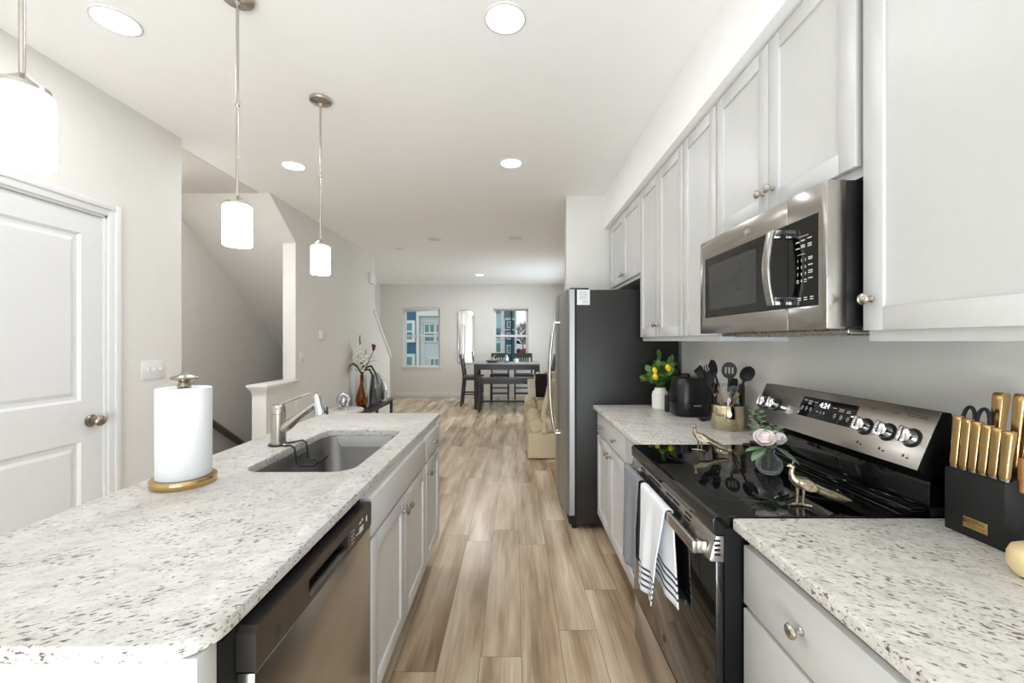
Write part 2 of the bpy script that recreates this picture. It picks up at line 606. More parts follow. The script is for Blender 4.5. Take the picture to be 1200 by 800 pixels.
        for i in range(n):
            for j in range(2):
                t.faces.new((top[i][j], top[i][j + 1], top[i + 1][j + 1], top[i + 1][j]))
                t.faces.new((bot[i][j], bot[i + 1][j], bot[i + 1][j + 1], bot[i][j + 1]))
            t.faces.new((top[i][0], top[i + 1][0], bot[i + 1][0], bot[i][0]))
            t.faces.new((top[i][2], bot[i][2], bot[i + 1][2], top[i + 1][2]))
        bmesh.ops.recalc_face_normals(t, faces=list(t.faces))
        return s.merge(t)
    def grid(s, fn, nu, nv, uv=False):
        t = bmesh.new()
        V = [[t.verts.new(fn(i / nu, j / nv)) for j in range(nv + 1)] for i in range(nu + 1)]
        lay = t.loops.layers.uv.new('UVMap') if uv else None
        for i in range(nu):
            for j in range(nv):
                f = t.faces.new((V[i][j], V[i + 1][j], V[i + 1][j + 1], V[i][j + 1]))
                if uv:
                    for l, (a, b) in zip(f.loops, ((i, j), (i + 1, j), (i + 1, j + 1), (i, j + 1))):
                        l[lay].uv = (a / nu, b / nv)
        return s.merge(t)
    def rot(s, ang, axis, piv):
        m = Matrix.Translation(Vector(piv)) @ Matrix.Rotation(ang, 4, axis) @ Matrix.Translation(-Vector(piv))
        bmesh.ops.transform(s.bm, matrix=m, verts=list(s.bm.verts))
        return s
    def xf(s, m):
        bmesh.ops.transform(s.bm, matrix=m, verts=list(s.bm.verts))
        return s

def wloc(o):
    p = Vector((0, 0, 0))
    while o is not None:
        p = p + o.location
        o = o.parent
    return p

def obj(name, mb, m, parent=None, label=None, loc=None, sharp=35, solid=0.0, subsurf=0):
    """ONE mesh object, geometry given in world coordinates"""
    me = bpy.data.meshes.new(name)
    mb.bm.to_mesh(me)
    mb.bm.free()
    if parent is not None:
        base = wloc(parent)
    elif loc is not None:
        base = Vector(loc)
    else:
        cs = [v.co for v in me.vertices]
        base = Vector(((min(c.x for c in cs) + max(c.x for c in cs)) / 2, (min(c.y for c in cs) + max(c.y for c in cs)) / 2, min(c.z for c in cs)))
    me.transform(Matrix.Translation(-base))
    for p in me.polygons:
        p.use_smooth = True
    me.set_sharp_from_angle(angle=math.radians(sharp))
    me.materials.append(m)
    o = bpy.data.objects.new(name, me)
    COL.objects.link(o)
    if parent is not None:
        o.parent = parent
    else:
        o.location = base
    if label:
        o['label'] = label
    if solid:
        md = o.modifiers.new('thickness', 'SOLIDIFY')
        md.thickness = solid
        md.offset = 0
    if subsurf:
        md = o.modifiers.new('smooth', 'SUBSURF')
        md.levels = subsurf
        md.render_levels = subsurf
    return o

def thing(name, label, cat, loc, group=None):
    o = bpy.data.objects.new(name, None)
    o.empty_display_size = 0.1
    COL.objects.link(o)
    o.location = loc
    o['label'] = label
    o['category'] = cat
    if group:
        o['group'] = group
    return o

def tag(o, label, cat, group=None, kind=None):
    o['label'] = label
    o['category'] = cat
    if group:
        o['group'] = group
    if kind:
        o['kind'] = kind
    return o

def struct(name, mb, m, parent=None, label=None):
    o = obj(name, mb, m, parent)
    if parent is None:
        o['kind'] = 'structure'
    if label:
        o['label'] = label
    return o

def struct_root(name, loc):
    o = bpy.data.objects.new(name, None)
    COL.objects.link(o)
    o.location = loc
    o['kind'] = 'structure'
    return o

def text(name, body, size, origin, xd, yd, m, parent, extrude=0.0004, align='CENTER'):
    """lettering lying in the plane spanned by xd, yd"""
    c = bpy.data.curves.new(name, 'FONT')
    c.body = body
    c.size = size
    c.extrude = extrude
    c.align_x = align
    c.align_y = 'CENTER'
    c.resolution_u = 2
    tmp = bpy.data.objects.new('tmp', c)
    COL.objects.link(tmp)
    bpy.context.view_layer.update()
    me = bpy.data.meshes.new_from_object(tmp.evaluated_get(bpy.context.evaluated_depsgraph_get()))
    bpy.data.objects.remove(tmp)
    me.name = name
    me.materials.clear()
    me.materials.append(m)
    o = bpy.data.objects.new(name, me)
    COL.objects.link(o)
    X, Y = Vector(xd).normalized(), Vector(yd).normalized()
    Z = X.cross(Y)
    R = Matrix((X, Y, Z)).transposed()
    o.rotation_euler = R.to_euler()
    o.parent = parent
    o.location = Vector(origin) - wloc(parent)
    return o

def rrect(cx, cy, hx, hy, r, z, n=6):
    out = []
    for sx, sy, a0 in ((1, 1, 0), (-1, 1, PI / 2), (-1, -1, PI), (1, -1, 3 * PI / 2)):
        for k in range(n + 1):
            a = a0 + PI / 2 * k / n
            out.append(Vector((cx + sx * (hx - r) + r * math.cos(a), cy + sy * (hy - r) + r * math.sin(a), z)))
    return out

# ================================================================ SETTING
RX = 1.215          # kitchen right wall
BY = 10.15          # far wall
CH = 2.74           # ceiling
LX = -2.255         # left wall of the kitchen
SX = -3.25          # far wall of the stairwell

b = MB()
b.box(-2.39, 1.35, -2.4, BY + .2, -.1, 0)
b.box(-3.36, -2.39, 2.75, 3.85, -.1, 0)
b.box(-3.36, -2.39, 7.59, BY + .2, -.1, 0)
struct('floor', b, M['floor'])

b = MB()
b.box(-2.36, 1.35, -2.4, BY + .2, CH, CH + .1)
b.box(-3.36, -2.36, 7.0, BY + .2, CH, CH + .1)
struct('ceiling', b, M['ceiling'])

DY0, DY1, DZ = 1.50, 2.312, 2.06
b = MB()
b.box(LX - .115, LX, -2.4, DY0, 0, CH)
b.box(LX - .115, LX, DY1, 2.83, 0, CH)
b.box(LX - .115, LX, DY0, DY1, DZ, CH)
struct('wall_left', b, M['wall'])
b = MB()
b.box(-3.36, -2.37, 2.72, 2.83, 0, CH)
struct('wall_closet_side', b, M['wall'])
b = MB()
b.box(-3.1, -3.0, .9, 2.72, 0, CH)
struct('wall_closet_back', b, M['wall'])
b = MB()
b.box(SX - .11, SX, 2.72, BY + .2, -2.6, CH)
struct('wall_stairwell_left', b, M['wall'])
b = MB()
b.box(RX, RX + .12, -2.4, 4.0, 0, CH)
for (ya, yb, za, zb) in ((4.0, 7.2, 0, CH), (9.4, BY + .2, 0, CH), (7.2, 9.4, 0, .75), (7.2, 9.4, 2.2, CH)):
    b.box(RX + .05, RX + .17, ya, yb, za, zb)
struct('wall_right', b, M['wall'])
b = MB()
b.box(.49, RX + .06, 3.96, 4.08, 0, CH)
struct('wall_fridge_side', b, M['wall'])
# wall between room and staircase: drops to a sloped knee wall at the far end
b = MB()
b.prism([(4.335, -2.6), (7.59, -2.6), (7.59, 1.10), (6.78, 1.77), (6.78, CH), (3.86, CH), (4.335, 2.386)], 'x', -2.39, -2.265)
struct('wall_staircase_right', b, M['wall'])
b = MB()
b.box(-2.39, -2.27, 3.83, 4.335, -2.6, .90)
struct('wall_guard', b, M['wall'])
b = MB()
b.box(-2.36, -2.3, 3.83, 3.84, -2.6, 0)
b.box(-3.25, -2.39, 7.52, 7.59, -2.6, -.1)
struct('wall_stairwell_end', b, M['wall'])
# underside of the flight going up, with its flat start
b = MB()
b.box(SX, -2.36, 2.83, 3.87, CH - .004, CH + .1)
b.prism([(3.86, CH), (7.54, CH - .745 * 3.68), (7.59, CH - .745 * 3.68 + .05), (4.1, CH + .05)], 'x', SX, -2.39)
struct('ceiling_stair_soffit', b, M['wall'])
b = MB()
pts = [(7.59, -.02)]
y, z = 7.59, 0.0
while z < 2.5:
    z += .19
    pts.append((y, z))
    y -= .255
    pts.append((y, z))
pts += [(4.6, CH - .745 * .74 + .12), (7.5, .02)]
b.prism(pts, 'x', SX, -2.39)
o = struct('floor_stair_up', b, M['carpet'])
b = MB()
pts = [(3.85, -.1), (3.85, -.19)]
y, z = 3.85, -.19
for i in range(11):
    y += .27
    pts.append((y, z))
    z -= .19
    pts.append((y, z))
pts += [(y, -2.6), (3.85, -2.6)]
b.prism(pts, 'x', SX, -2.39)
struct('floor_stair_down', b, M['carpet'])
b = MB()
b.box(-3.4, -2.2, 2.7, 7.7, -2.7, -2.6)
struct('floor_lower', b, M['floor'])

# far wall with two windows
W = {1: (-2.71, -1.80, .735, 2.19), 2: (-.52, .345, .735, 2.19)}
b = MB()
xs = [-3.36, W[1][0], W[1][1], W[2][0], W[2][1], 1.4]
for i in range(5):
    if i in (1, 3):
        w = W[1 if i == 1 else 2]
        b.box(xs[i], xs[i + 1], BY, BY + .16, 0, w[2])
        b.box(xs[i], xs[i + 1], BY, BY + .16, w[3], CH)
    else:
        b.box(xs[i], xs[i + 1], BY, BY + .16, 0, CH)
struct('wall_back', b, M['wall'])
# wall behind the camera with a patio door opening
b = MB()
b.box(-2.4, -1.5, -2.42, -2.3, 0, CH)
b.box(.9, 1.35, -2.42, -2.3, 0, CH)
b.box(-1.5, .9, -2.42, -2.3, 2.1, CH)
struct('wall_front', b, M['wall'])
r = struct_root('door_2', (-.3, -2.36, 0))
b = MB()
for x in (-1.5, -.33, .84):
    b.box(x, x + .06, -2.4, -2.32, 0, 2.1, .004)
b.box(-1.44, .84, -2.4, -2.32, 2.03, 2.1, .004)
b.box(-1.44, .84, -2.4, -2.32, 0, .07, .004)
obj('frame', b, M['trim'], r)
b = MB()
b.box(-1.44, -.33, -2.37, -2.36, .07, 2.03)
b.box(-.27, .84, -2.37, -2.36, .07, 2.03)
obj('pane', b, M['pane'], r)

# soffit over the wall cabinets
b = MB()
b.box(.847, RX, -2.3, 3.96, 2.43, CH)
struct('wall_soffit', b, M['ceiling'])

# baseboards
def baseboard(name, b):
    struct(name, b, M['trim'])
b = MB(); b.box(-3.25, RX + .05, BY - .014, BY, 0, .11, .003); baseboard('baseboard_back', b)
b = MB(); b.box(-2.265, -2.251, 4.34, 7.59, 0, .11, .003); baseboard('baseboard_stair_wall', b)
b = MB(); b.box(LX, LX + .014, DY1 + .075, 2.83, 0, .11, .003); b.box(LX, LX + .014, -2.3, DY0 - .075, 0, .11, .003); baseboard('baseboard_left', b)
b = MB(); b.box(RX + .036, RX + .05, 4.08, BY - .014, 0, .11, .003); baseboard('baseboard_right', b)

# cased end of the stair wall, guard wall cap and its end panel
b = MB(); b.box(-2.394, -2.261, 4.318, 4.337, .972, 2.38, .003)
struct('trim_1', b, M['wall'])
b = MB()
b.box(-2.43, -2.235, 3.775, 4.36, .945, .972, .006)
def rect(o, z):
    return [Vector((-2.392 - o, 3.815 - o, z)), Vector((-2.268 + o, 3.815 - o, z)), Vector((-2.268 + o, 4.316, z)), Vector((-2.392 - o, 4.316, z))]
b.loft([rect(.004, .885), rect(.006, .89), rect(.008, .905), rect(.016, .92), (rect(.027, .935)), rect(.028, .945)])
struct('trim_2', b, M['trim'])
b = MB(); b.box(-2.395, -2.265, 3.812, 3.83, 0, .895, .002)
struct('trim_3', b, M['wall'])
# sloped white cap on the knee wall
b = MB()
b.prism([(6.70, 1.835), (6.74, 1.875), (7.66, 1.105), (7.62, 1.065)], 'x', -2.40, -2.245, .004)
struct('trim_4', b, M['trim'])

# pantry door
r = struct_root('door_1', (LX, (DY0 + DY1) / 2, 0))
b = MB()
for y in (DY0 - .07, DY1):
    b.box(LX, LX + .012, y, y + .07, 0, DZ + .07, .003)
    b.box(LX + .01, LX + .02, y + (.0 if y < 1.6 else .035), y + (.035 if y < 1.6 else .07), 0, DZ + .07, .004)
b.box(LX, LX + .012, DY0, DY1, DZ, DZ + .07, .003)
b.box(LX + .01, LX + .02, DY0 - .035, DY1 + .035, DZ + .035, DZ + .07, .004)
for y in (DY0, DY1 - .012):
    b.box(LX - .115, LX, y, y + .012, 0, DZ)
b.box(LX - .115, LX, DY0, DY1, DZ - .012, DZ)
obj('frame', b, M['trim'], r)
b = MB()
xf, xb = LX - .012, LX - .047
a0, a1 = DY0 + .014, DY1 - .014
p0, p1 = DY0 + .125, DY1 - .125
zz = [(.2, .845), (1.055, 1.935)]
b.box(xb, xf, a0, p0, .012, DZ - .015)
b.box(xb, xf, p1, a1, .012, DZ - .015)
for z0, z1 in ((.012, .2), (.845, 1.055), (1.935, DZ - .015)):
    b.box(xb, xf, p0, p1, z0, z1)
for z0, z1 in zz:
    def rc(i, x):
        return [Vector((x, p0 + i, z0 + i)), Vector((x, p1 - i, z0 + i)), Vector((x, p1 - i, z1 - i)), Vector((x, p0 + i, z1 - i))]
    b.loft([rc(0, xf), rc(.012, xf - .012), rc(.03, xf - .012), rc(.048, xf - .004)], False, True)
door_slab = obj('door_slab', b, M['trim'], r, sharp=20)
b = MB()
b.lathe([(0, 0), (.032, 0), (.033, .006), (.026, .011), (.012, .014), (.011, .032), (.02, .036), (.027, .046), (.028, .056), (.022, .066), (.01, .072), (0, .073)], (xf, 2.235, .945), (1, 0, 0), 28)
obj('handle', b, M['bronze'], door_slab)

# windows
def window(idx):
    x0, x1, z0, z1 = W[idx]
    r = struct_root('window_%d' % idx, ((x0 + x1) / 2, BY + .1, z0))
    b = MB()
    f = .045
    ya, yb = BY + .07, BY + .13
    for (a, c, d, e) in ((x0, x0 + f, z0, z1), (x1 - f, x1, z0, z1), (x0 + f, x1 - f, z0, z0 + f), (x0 + f, x1 - f, z1 - f, z1)):
        b.box(a, c, ya, yb, d, e, .004)
    # white drywall return lining
    for (a, c, d, e) in ((x0, x0 + .01, z0, z1), (x1 - .01, x1, z0, z1), (x0 + .01, x1 - .01, z1 - .01, z1)):
        b.box(a, c, BY - .002, ya, d, e)
    obj('frame', b, M['trim'], r)
    b = MB()
    zm = 1.47
    b.box(x0 + f, x1 - f, ya + .005, yb - .015, zm, zm + .05, .004)
    for xx in (x0 + f, x1 - f - .022):
        b.box(xx, xx + .022, ya + .008, yb - .02, z0 + f, z1 - f, .003)
    if idx == 1:
        xm = (x0 + x1) / 2 + .02
        b.box(xm - .008, xm + .008, ya + .02, yb - .03, z0 + f, zm)
    obj('sash', b, M['trim'], r)
    b = MB()
    b.box(x0 + f, x1 - f, ya + .025, ya + .029, z0 + f, z1 - f)
    obj('pane', b, M['pane'], r)
    b = MB()
    b.box(x0 - .04, x1 + .04, BY - .035, ya + .002, z0 - .02, z0 + .012, .004)
    b.box(x0 - .02, x1 + .02, BY - .014, BY, z0 - .075, z0 - .02, .003)
    obj('sill', b, M['trim'], r)
window(1)
window(2)
# side window added to brighten the living area, in the wall the refrigerator hides
r = struct_root('window_3', (RX + .11, 8.3, .75))
b = MB()
for (ya, yb, za, zb) in ((7.2, 7.25, .75, 2.2), (9.35, 9.4, .75, 2.2), (7.25, 9.35, .75, .8), (7.25, 9.35, 2.15, 2.2), (8.27, 8.33, .8, 2.15)):
    b.box(RX + .08, RX + .14, ya, yb, za, zb, .004)
obj('frame', b, M['trim'], r)
b = MB(); b.box(RX + .105, RX + .11, 7.25, 9.35, .8, 2.15); obj('pane', b, M['pane'], r)

# ceiling lights
def can(x, y, lit, label, radius=.078):
    t = thing('ceiling_light', label, 'ceiling light', (x, y, CH), 'recessed ceiling lights')
    b = MB()
    b.lathe([(radius, 0), (radius + .012, 0), (radius + .011, -.004), (radius + .003, -.006), (radius, -.003)], (x, y, CH), (0, 0, 1), 40)
    obj('trim_ring', b, M['trim'], t)
    b = MB()
    if lit:
        b.lathe([(0, -.0075), (radius * .7, -.0065), (radius, -.004), (radius, -.001), (0, -.001)], (x, y, CH), (0, 0, 1), 40)
        obj('lens', b, M['led'], t)
        area_light('ceiling_lamp', (x, y, CH - .014), (0, 0, 0), radius * 1.8, 0, CAN_POWER * (4.0 if y > 8 else 3.4 if x < -2.5 else 1), CAN_COLOR, 'DISK', t)
    else:
        b.lathe([(0, -.003), (radius * .45, -.008), (radius, -.002), (radius, -.001), (0, -.001)], (x, y, CH), (0, 0, 1), 40)
        obj('lens', b, M['trim'], t)
    return t
can(-1.706, 1.79, True, 'lit round ceiling light above the white pantry door')
can(-.04, 1.778, True, 'lit round ceiling light over the aisle near the range, largest one in view')
can(-1.727, 3.267, True, 'lit round ceiling light between the two farther pendants, close to the stairs')
can(-.026, 3.22, True, 'lit round ceiling light over the aisle near the refrigerator')
can(-.725, 8.66, True, 'lit small ceiling light above the far dining table')
can(-1.078, 5.62, False, 'unlit round ceiling light beside the smoke detector')
can(.011, 5.57, False, 'unlit round ceiling light over the armchairs')
can(-2.8, 3.0, True, 'added unseen ceiling light brightening the stair landing, hidden behind the pantry wall')  # added out of view to lift the dark stairwell
b = MB()
b.lathe([(.062, 0), (.064, -.012), (.055, -.03), (.03, -.036), (0, -.036)], (-1.67, 6.07, CH), (0, 0, 1), 32)
tag(obj('smoke_detector', b, M['trim']), 'small white smoke detector on the ceiling above the console table', 'smoke detector')

# daylight and the added side fill
area_light('patio_daylight', (-.3, -2.75, .7), (PI / 2 + .6, 0, 0), 3.0, 1.9, DOOR_POWER, DAY_COLOR)
area_light('side_fill_light', (RX + .5, 8.3, 1.5), (0, PI / 2, 0), 1.7, 2.6, SIDE_FILL_POWER, DAY_COLOR)  # added fill for the far room, outside the unseen side window
for i in (1, 2):
    x0, x1, z0, z1 = W[i]
    area_light('window_daylight', ((x0 + x1) / 2, BY + .2, (z0 + z1) / 2), (-PI / 2, 0, 0), x1 - x0, z1 - z0, 10, (1, 1, 1), portal=True)

# pendants
def pendant(y, label, x=-1.1):
    t = thing('pendant_lamp', label, 'pendant lamp', (x, y, CH), 'pendant lamps over the island')
    b = MB(); b.lathe([(0, 0), (.058, 0), (.06, -.006), (.057, -.016), (.03, -.022), (.012, -.026), (.009, -.04), (0, -.04)], (x, y, CH), n=36)
    obj('canopy', b, M['nickel'], t)
    b = MB(); b.cyl((x, y, CH - .03), (x, y, 1.925), .0055, n=14)
    b.lathe([(.007, 0), (.009, .004), (.009, .02), (.007, .024)], (x, y, 2.3), n=16)
    obj('rod', b, M['nickel'], t)
    b = MB(); b.lathe([(.006, 1.945), (.012, 1.94), (.03, 1.925), (.044, 1.918), (.045, 1.908), (.012, 1.905), (0, 1.905)], (x, y, 0), n=36)
    obj('shade_cap', b, M['nickel'], t)
    b = MB()
    b.lathe([(.044, 1.906), (.049, 1.903), (.0515, 1.896), (.0515, 1.75), (.0485, 1.748), (.0485, 1.894), (.043, 1.9)], (x, y, 0), n=48)
    b.bm.faces.ensure_lookup_table()
    obj('shade', b, M['shade'], t)
    b = MB(); b.lathe([(.012, 1.905), (.013, 1.86), (.022, 1.83), (.024, 1.805), (.015, 1.785), (0, 1.78)], (x, y, 0), n=20)
    obj('bulb', b, M['led'], t)
    area_light('pendant_light', (x, y, 1.747), (0, 0, 0), .085, 0, PEND_POWER, CAN_COLOR, 'DISK', t)
pendant(.90, 'frosted white cylinder pendant lamp nearest the pantry door, cut by the photo edge', -1.06)
pendant(1.66, 'frosted white cylinder pendant lamp, middle one of the row over the island')
pendant(2.37, 'frosted white cylinder pendant lamp at the far end of the island, smallest in view')

# wall plates and devices on the left wall
def plate(name, label, cat, x, y, z, w, h, n, wall='L', toggle=True, group=None):
    s = 1 if wall == 'L' else -1
    t = thing(name, label, cat, (x, y, z), group)
    b = MB()
    if wall == 'B':
        b.box(x - w / 2, x + w / 2, y - .006, y, z - h / 2, z + h / 2, .003)
    else:
        b.box(min(x, x + s * .006), max(x, x + s * .006), y - w / 2, y + w / 2, z - h / 2, z + h / 2, .003)
    obj('cover_plate', b, M['trim'], t)
    for i in range(n):
        b = MB()
        if wall == 'B':
            zz = z + (i - (n - 1) / 2) * .04
            b.box(x - .016, x + .016, y - .009, y - .005, zz - .014, zz + .014, .003)
            for dx in (-.006, .006):
                pass
            obj('socket', b, M['trim'], t)
        elif toggle:
            yy = y + (i - (n - 1) / 2) * .046
            b.box(min(x + s * .004, x + s * .016), max(x + s * .004, x + s * .016), yy - .005, yy + .005, z - .004, z + .012, .002)
            obj('toggle', b, M['trim'], t)
        else:
            zz = z + (i - (n - 1) / 2) * .04
            b.box(min(x + s * .004, x + s * .009), max(x + s * .004, x + s * .009), y - .016, y + .016, zz - .014, zz + .014, .003)
            obj('socket', b, M['trim'], t)
    return t
plate('light_switch', 'white triple light switch on the wall beside the pantry door', 'light switch', LX, 2.606, 1.19, .165, .115, 3)
plate('light_switch', 'white single light switch on the wall below the thermostat', 'light switch', -2.265, 4.44, 1.2, .075, .115, 1)
plate('wall_outlet', 'white outlet on the far wall between window and dining chair', 'outlet', -1.41, BY, .46, .075, .115, 2, 'B')
plate('wall_outlet', 'white outlet on the kitchen wall above the black air fryer', 'outlet', RX, 2.745, 1.2, .075, .115, 2, 'R', False)
t = thing('thermostat', 'small white square thermostat on the stair wall', 'thermostat', (-2.265, 4.89, 1.44))
b = MB(); b.box(-2.265, -2.245, 4.835, 4.945, 1.39, 1.49, .006); obj('body', b, M['trim'], t)
b = MB(); b.box(-2.246, -2.2425, 4.895, 4.925, 1.40, 1.48, .001); obj('display', b, M['mark'], t)
t = thing('door_chime', 'white square door chime box high on the stair wall', 'door chime', (-2.265, 6.6, 2.38))
b = MB(); b.box(-2.265, -2.22, 6.48, 6.72, 2.27, 2.44, .008); obj('body', b, M['trim'], t)
b = MB()
for k in range(4):
    b.box(-2.221, -2.217, 6.51, 6.69, 2.30 + k * .03, 2.31 + k * .03, .001)
obj('grille', b, M['trim'], t)
# stair handrail
t = thing('handrail', 'dark wooden handrail sloping down the stairwell wall', 'handrail', (SX, 4.6, .3))
b = MB()
def hz(y): return .40 - .70 * (y - 4.563)
b.tube([(SX + .06, 3.6, hz(3.6)), (SX + .06, 5.0, hz(5.0)), (SX + .06, 6.8, hz(6.8))], .034, 12)
obj('rail', b, M['rail_wood'], t)
for yy in (3.9, 5.2, 6.5):
    b = MB(); b.tube([(SX, yy, hz(yy) - .07), (SX + .05, yy, hz(yy) - .07), (SX + .06, yy, hz(yy) - .02)], .007, 8)
    obj('bracket', b, M['nickel'], t)

# ================================================================ CABINETS
def shaker(b, xf, s, y0, y1, z0, z1, fw=.057, t=.019, rec=.008):
    """door lying in a plane of constant x; s = direction from its face into the cabinet"""
    xa, xb = sorted((xf, xf + s * t))
    b.box(xa, xb, y0, y0 + fw, z0, z1, .0012)
    b.box(xa, xb, y1 - fw, y1, z0, z1, .0012)
    b.box(xa, xb, y0 + fw, y1 - fw, z0, z0 + fw, .0012)
    b.box(xa, xb, y0 + fw, y1 - fw, z1 - fw, z1, .0012)
    pa, pb = sorted((xf + s * rec, xf + s * t))
    b.box(pa, pb, y0 + fw - .002, y1 - fw + .002, z0 + fw - .002, z1 - fw + .002)

def slab(b, xf, s, y0, y1, z0, z1, t=.019):
    xa, xb = sorted((xf, xf + s * t))
    b.box(xa, xb, y0, y1, z0, z1, .002)

def knob(parent, xf, s, y, z):
    b = MB()
    b.lathe([(0, 0), (.008, 0), (.0085, .003), (.0055, .006), (.005, .013), (.009, .016), (.0145, .02), (.0155, .024), (.013, .028), (.006, .031), (0, .0315)], (xf, y, z), (-s, 0, 0), 20)
    return obj('knob', b, M['nickel'], parent)

def cabinet(name, label, cat, xf, s, y0, y1, z0, z1, doors, drawers, back, toe=0.0, group=None, door_xf=None):
    """xf = face-frame plane; doors/drawers = (y0,y1,z0,z1,knob_y,knob_z) in the face"""
    t = thing(name, label, cat, ((xf + back) / 2, (y0 + y1) / 2, z0), group)
    b = MB()
    xa, xb = sorted((xf + s * .019, back))
    th = .018
    b.box(xa, xb, y0, y0 + th, z0, z1)
    b.box(xa, xb, y1 - th, y1, z0, z1)
    b.box(xa, xb, y0 + th, y1 - th, z0, z0 + th)
    b.box(xa, xb, y0 + th, y1 - th, z1 - th, z1) if not toe else None
    bx = sorted((back, back - s * .008))
    b.box(bx[0], bx[1], y0 + th, y1 - th, z0 + th, z1 - th)
    fx = sorted((xf, xf + s * .019))
    fr = .03
    b.box(fx[0], fx[1], y0, y0 + fr, z0, z1)
    b.box(fx[0], fx[1], y1 - fr, y1, z0, z1)
    b.box(fx[0], fx[1], y0 + fr, y1 - fr, z0, z0 + fr)
    b.box(fx[0], fx[1], y0 + fr, y1 - fr, z1 - fr, z1)
    if len(doors) == 2:
        ym = (y0 + y1) / 2
        b.box(fx[0], fx[1], ym - .02, ym + .02, z0 + fr, z1 - fr)
    if drawers:
        zr = drawers[0][2] - .006
        b.box(fx[0], fx[1], y0 + fr, y1 - fr, zr - .02, zr + .02)
    obj('body', b, M['cab'], t)
    if toe:
        b = MB()
        k = sorted((xf + s * .065, xf + s * .077))
        b.box(k[0], k[1], y0, y1, 0, z0)
        k2 = sorted((xf + s * .077, back))
        b.box(k2[0], k2[1], y0 + .01, y0 + .03, 0, z0)
        b.box(k2[0], k2[1], y1 - .03, y1 - .01, 0, z0)
        obj('toe_kick', b, M['toe'], t)
    df = xf - s * .0195
    for d in doors:
        b = MB()
        shaker(b, df, s, *d[:4])
        o = obj('door', b, M['cab'], t)
        if d[4] is not None:
            knob(o, df, s, d[4], d[5])
    for d in drawers:
        b = MB()
        slab(b, df, s, *d[:4])
        o = obj('drawer' if d[4] is not None else 'false_front', b, M['cab'], t)
        if d[4] is not None:
            for ky in (d[4] if isinstance(d[4], tuple) else (d[4],)):
                knob(o, df, s, ky, d[5])
    return t

G = 'white wall cabinets along the right wall'
UX, UB = .91, RX - .002
def upper(label, y0, y1, z0, ndoor, kz=None, kside=0):
    z1 = 2.43
    g = .0035
    zd0, zd1 = z0 + .027, z1 - .012
    kz = zd0 + .06 if kz is None else kz
    if ndoor == 1:
        ky = y1 - .03 if kside > 0 else y0 + .03
        ds = [(y0 + g, y1 - g, zd0, zd1, ky if kside else None, kz)]
    else:
        ym = (y0 + y1) / 2
        ds = [(y0 + g, ym - .0015, zd0, zd1, ym - .03, kz), (ym + .0015, y1 - g, zd0, zd1, ym + .03, kz)]
    return cabinet('wall_cabinet', label, 'cabinet', UX, 1, y0, y1, z0, z1, ds, [], UB, 0, G)
upper('large white wall cabinet to the right of the microwave, above the knife block', .61, 1.072, 1.37, 1, 1.475, 1)
upper('short two-door white wall cabinet directly above the microwave', 1.09, 1.848, 1.80, 2, 1.895)
upper('narrow single-door white wall cabinet beside the far side of the microwave', 1.852, 2.213, 1.37, 1, None, 0)
upper('tall two-door white wall cabinet between the refrigerator and the narrow cabinet', 2.217, 2.965, 1.37, 2, 1.47)
upper('short two-door white wall cabinet above the refrigerator', 2.969, 3.885, 1.83, 2, 1.91)

G2 = 'white base cabinets along the right wall'
BX = .605
# near unit (drawer over door), second near unit mostly beyond the frame
cabinet('base_cabinet', 'white base cabinet beside the range, stacked drawers with round knobs, under the knife block', 'cabinet', BX, 1, .63, 1.076, .115, .882,
        [], [(.637, 1.069, .702, .850, .853, .778), (.637, 1.069, .428, .690, .853, .56), (.637, 1.069, .15, .416, .853, .285)], RX - .002, 1, G2)
cabinet('base_cabinet', 'white base cabinet at the nearest end of the right counter', 'cabinet', BX, 1, .15, .626, .115, .882,
        [(.157, .619, .15, .690, .2, .63)], [(.157, .619, .702, .850, .39, .778)], RX - .002, 1, G2)
cabinet('base_cabinet', 'narrow white base cabinet between range and two-door base cabinet', 'cabinet', BX, 1, 1.85, 2.2, .115, .882,
        [(1.857, 2.193, .15, .715, None, 0)], [(1.857, 2.193, .728, .862, None, 0)], RX - .002, 1, G2)
cabinet('base_cabinet', 'white base cabinet beside the refrigerator with wide drawer over two doors', 'cabinet', BX, 1, 2.204, 2.962, .115, .882,
        [(2.211, 2.581, .15, .715, 2.545, .665), (2.585, 2.955, .15, .715, 2.621, .665)],
        [(2.211, 2.955, .728, .862, (2.42, 2.78), .795)], RX - .002, 1, G2)

G3 = 'white island cabinets facing the aisle'
IX = -.478
cabinet('island_cabinet', 'white island sink cabinet with two doors, between dishwasher and narrow cabinet', 'cabinet', IX, -1, 1.336, 2.165, .165, .882,
        [(1.343, 1.748, .195, .728, 1.718, .672), (1.752, 2.158, .195, .728, 1.782, .672)],
        [(1.343, 2.158, .742, .864, None, 0)], -1.13, 1, G3)
cabinet('island_cabinet', 'narrow white island cabinet at the far end, drawer over one door', 'cabinet', IX, -1, 2.169, 2.552, .165, .882,
        [(2.176, 2.545, .195, .728, 2.21, .672)], [(2.176, 2.545, .742, .864, 2.36, .803)], -1.13, 1, G3)
t = thing('kitchen_island', 'plain white end and back panels closing the island towards the pantry door', 'kitchen island', (-1.15, 1.6, 0))
b = MB(); b.box(-1.185, -.488, .642, .686, 0, .882, .002); obj('near_panel', b, M['cab'], t)
b = MB(); b.box(-1.185, -.472, 2.554, 2.572, .165, .882, .002); b.box(-1.185, -.55, 2.554, 2.572, 0, .165, .002); obj('far_panel', b, M['cab'], t)
b = MB(); b.box(-1.185, -1.165, .688, 2.552, 0, .882, .002); obj('rear_panel', b, M['cab'], t)

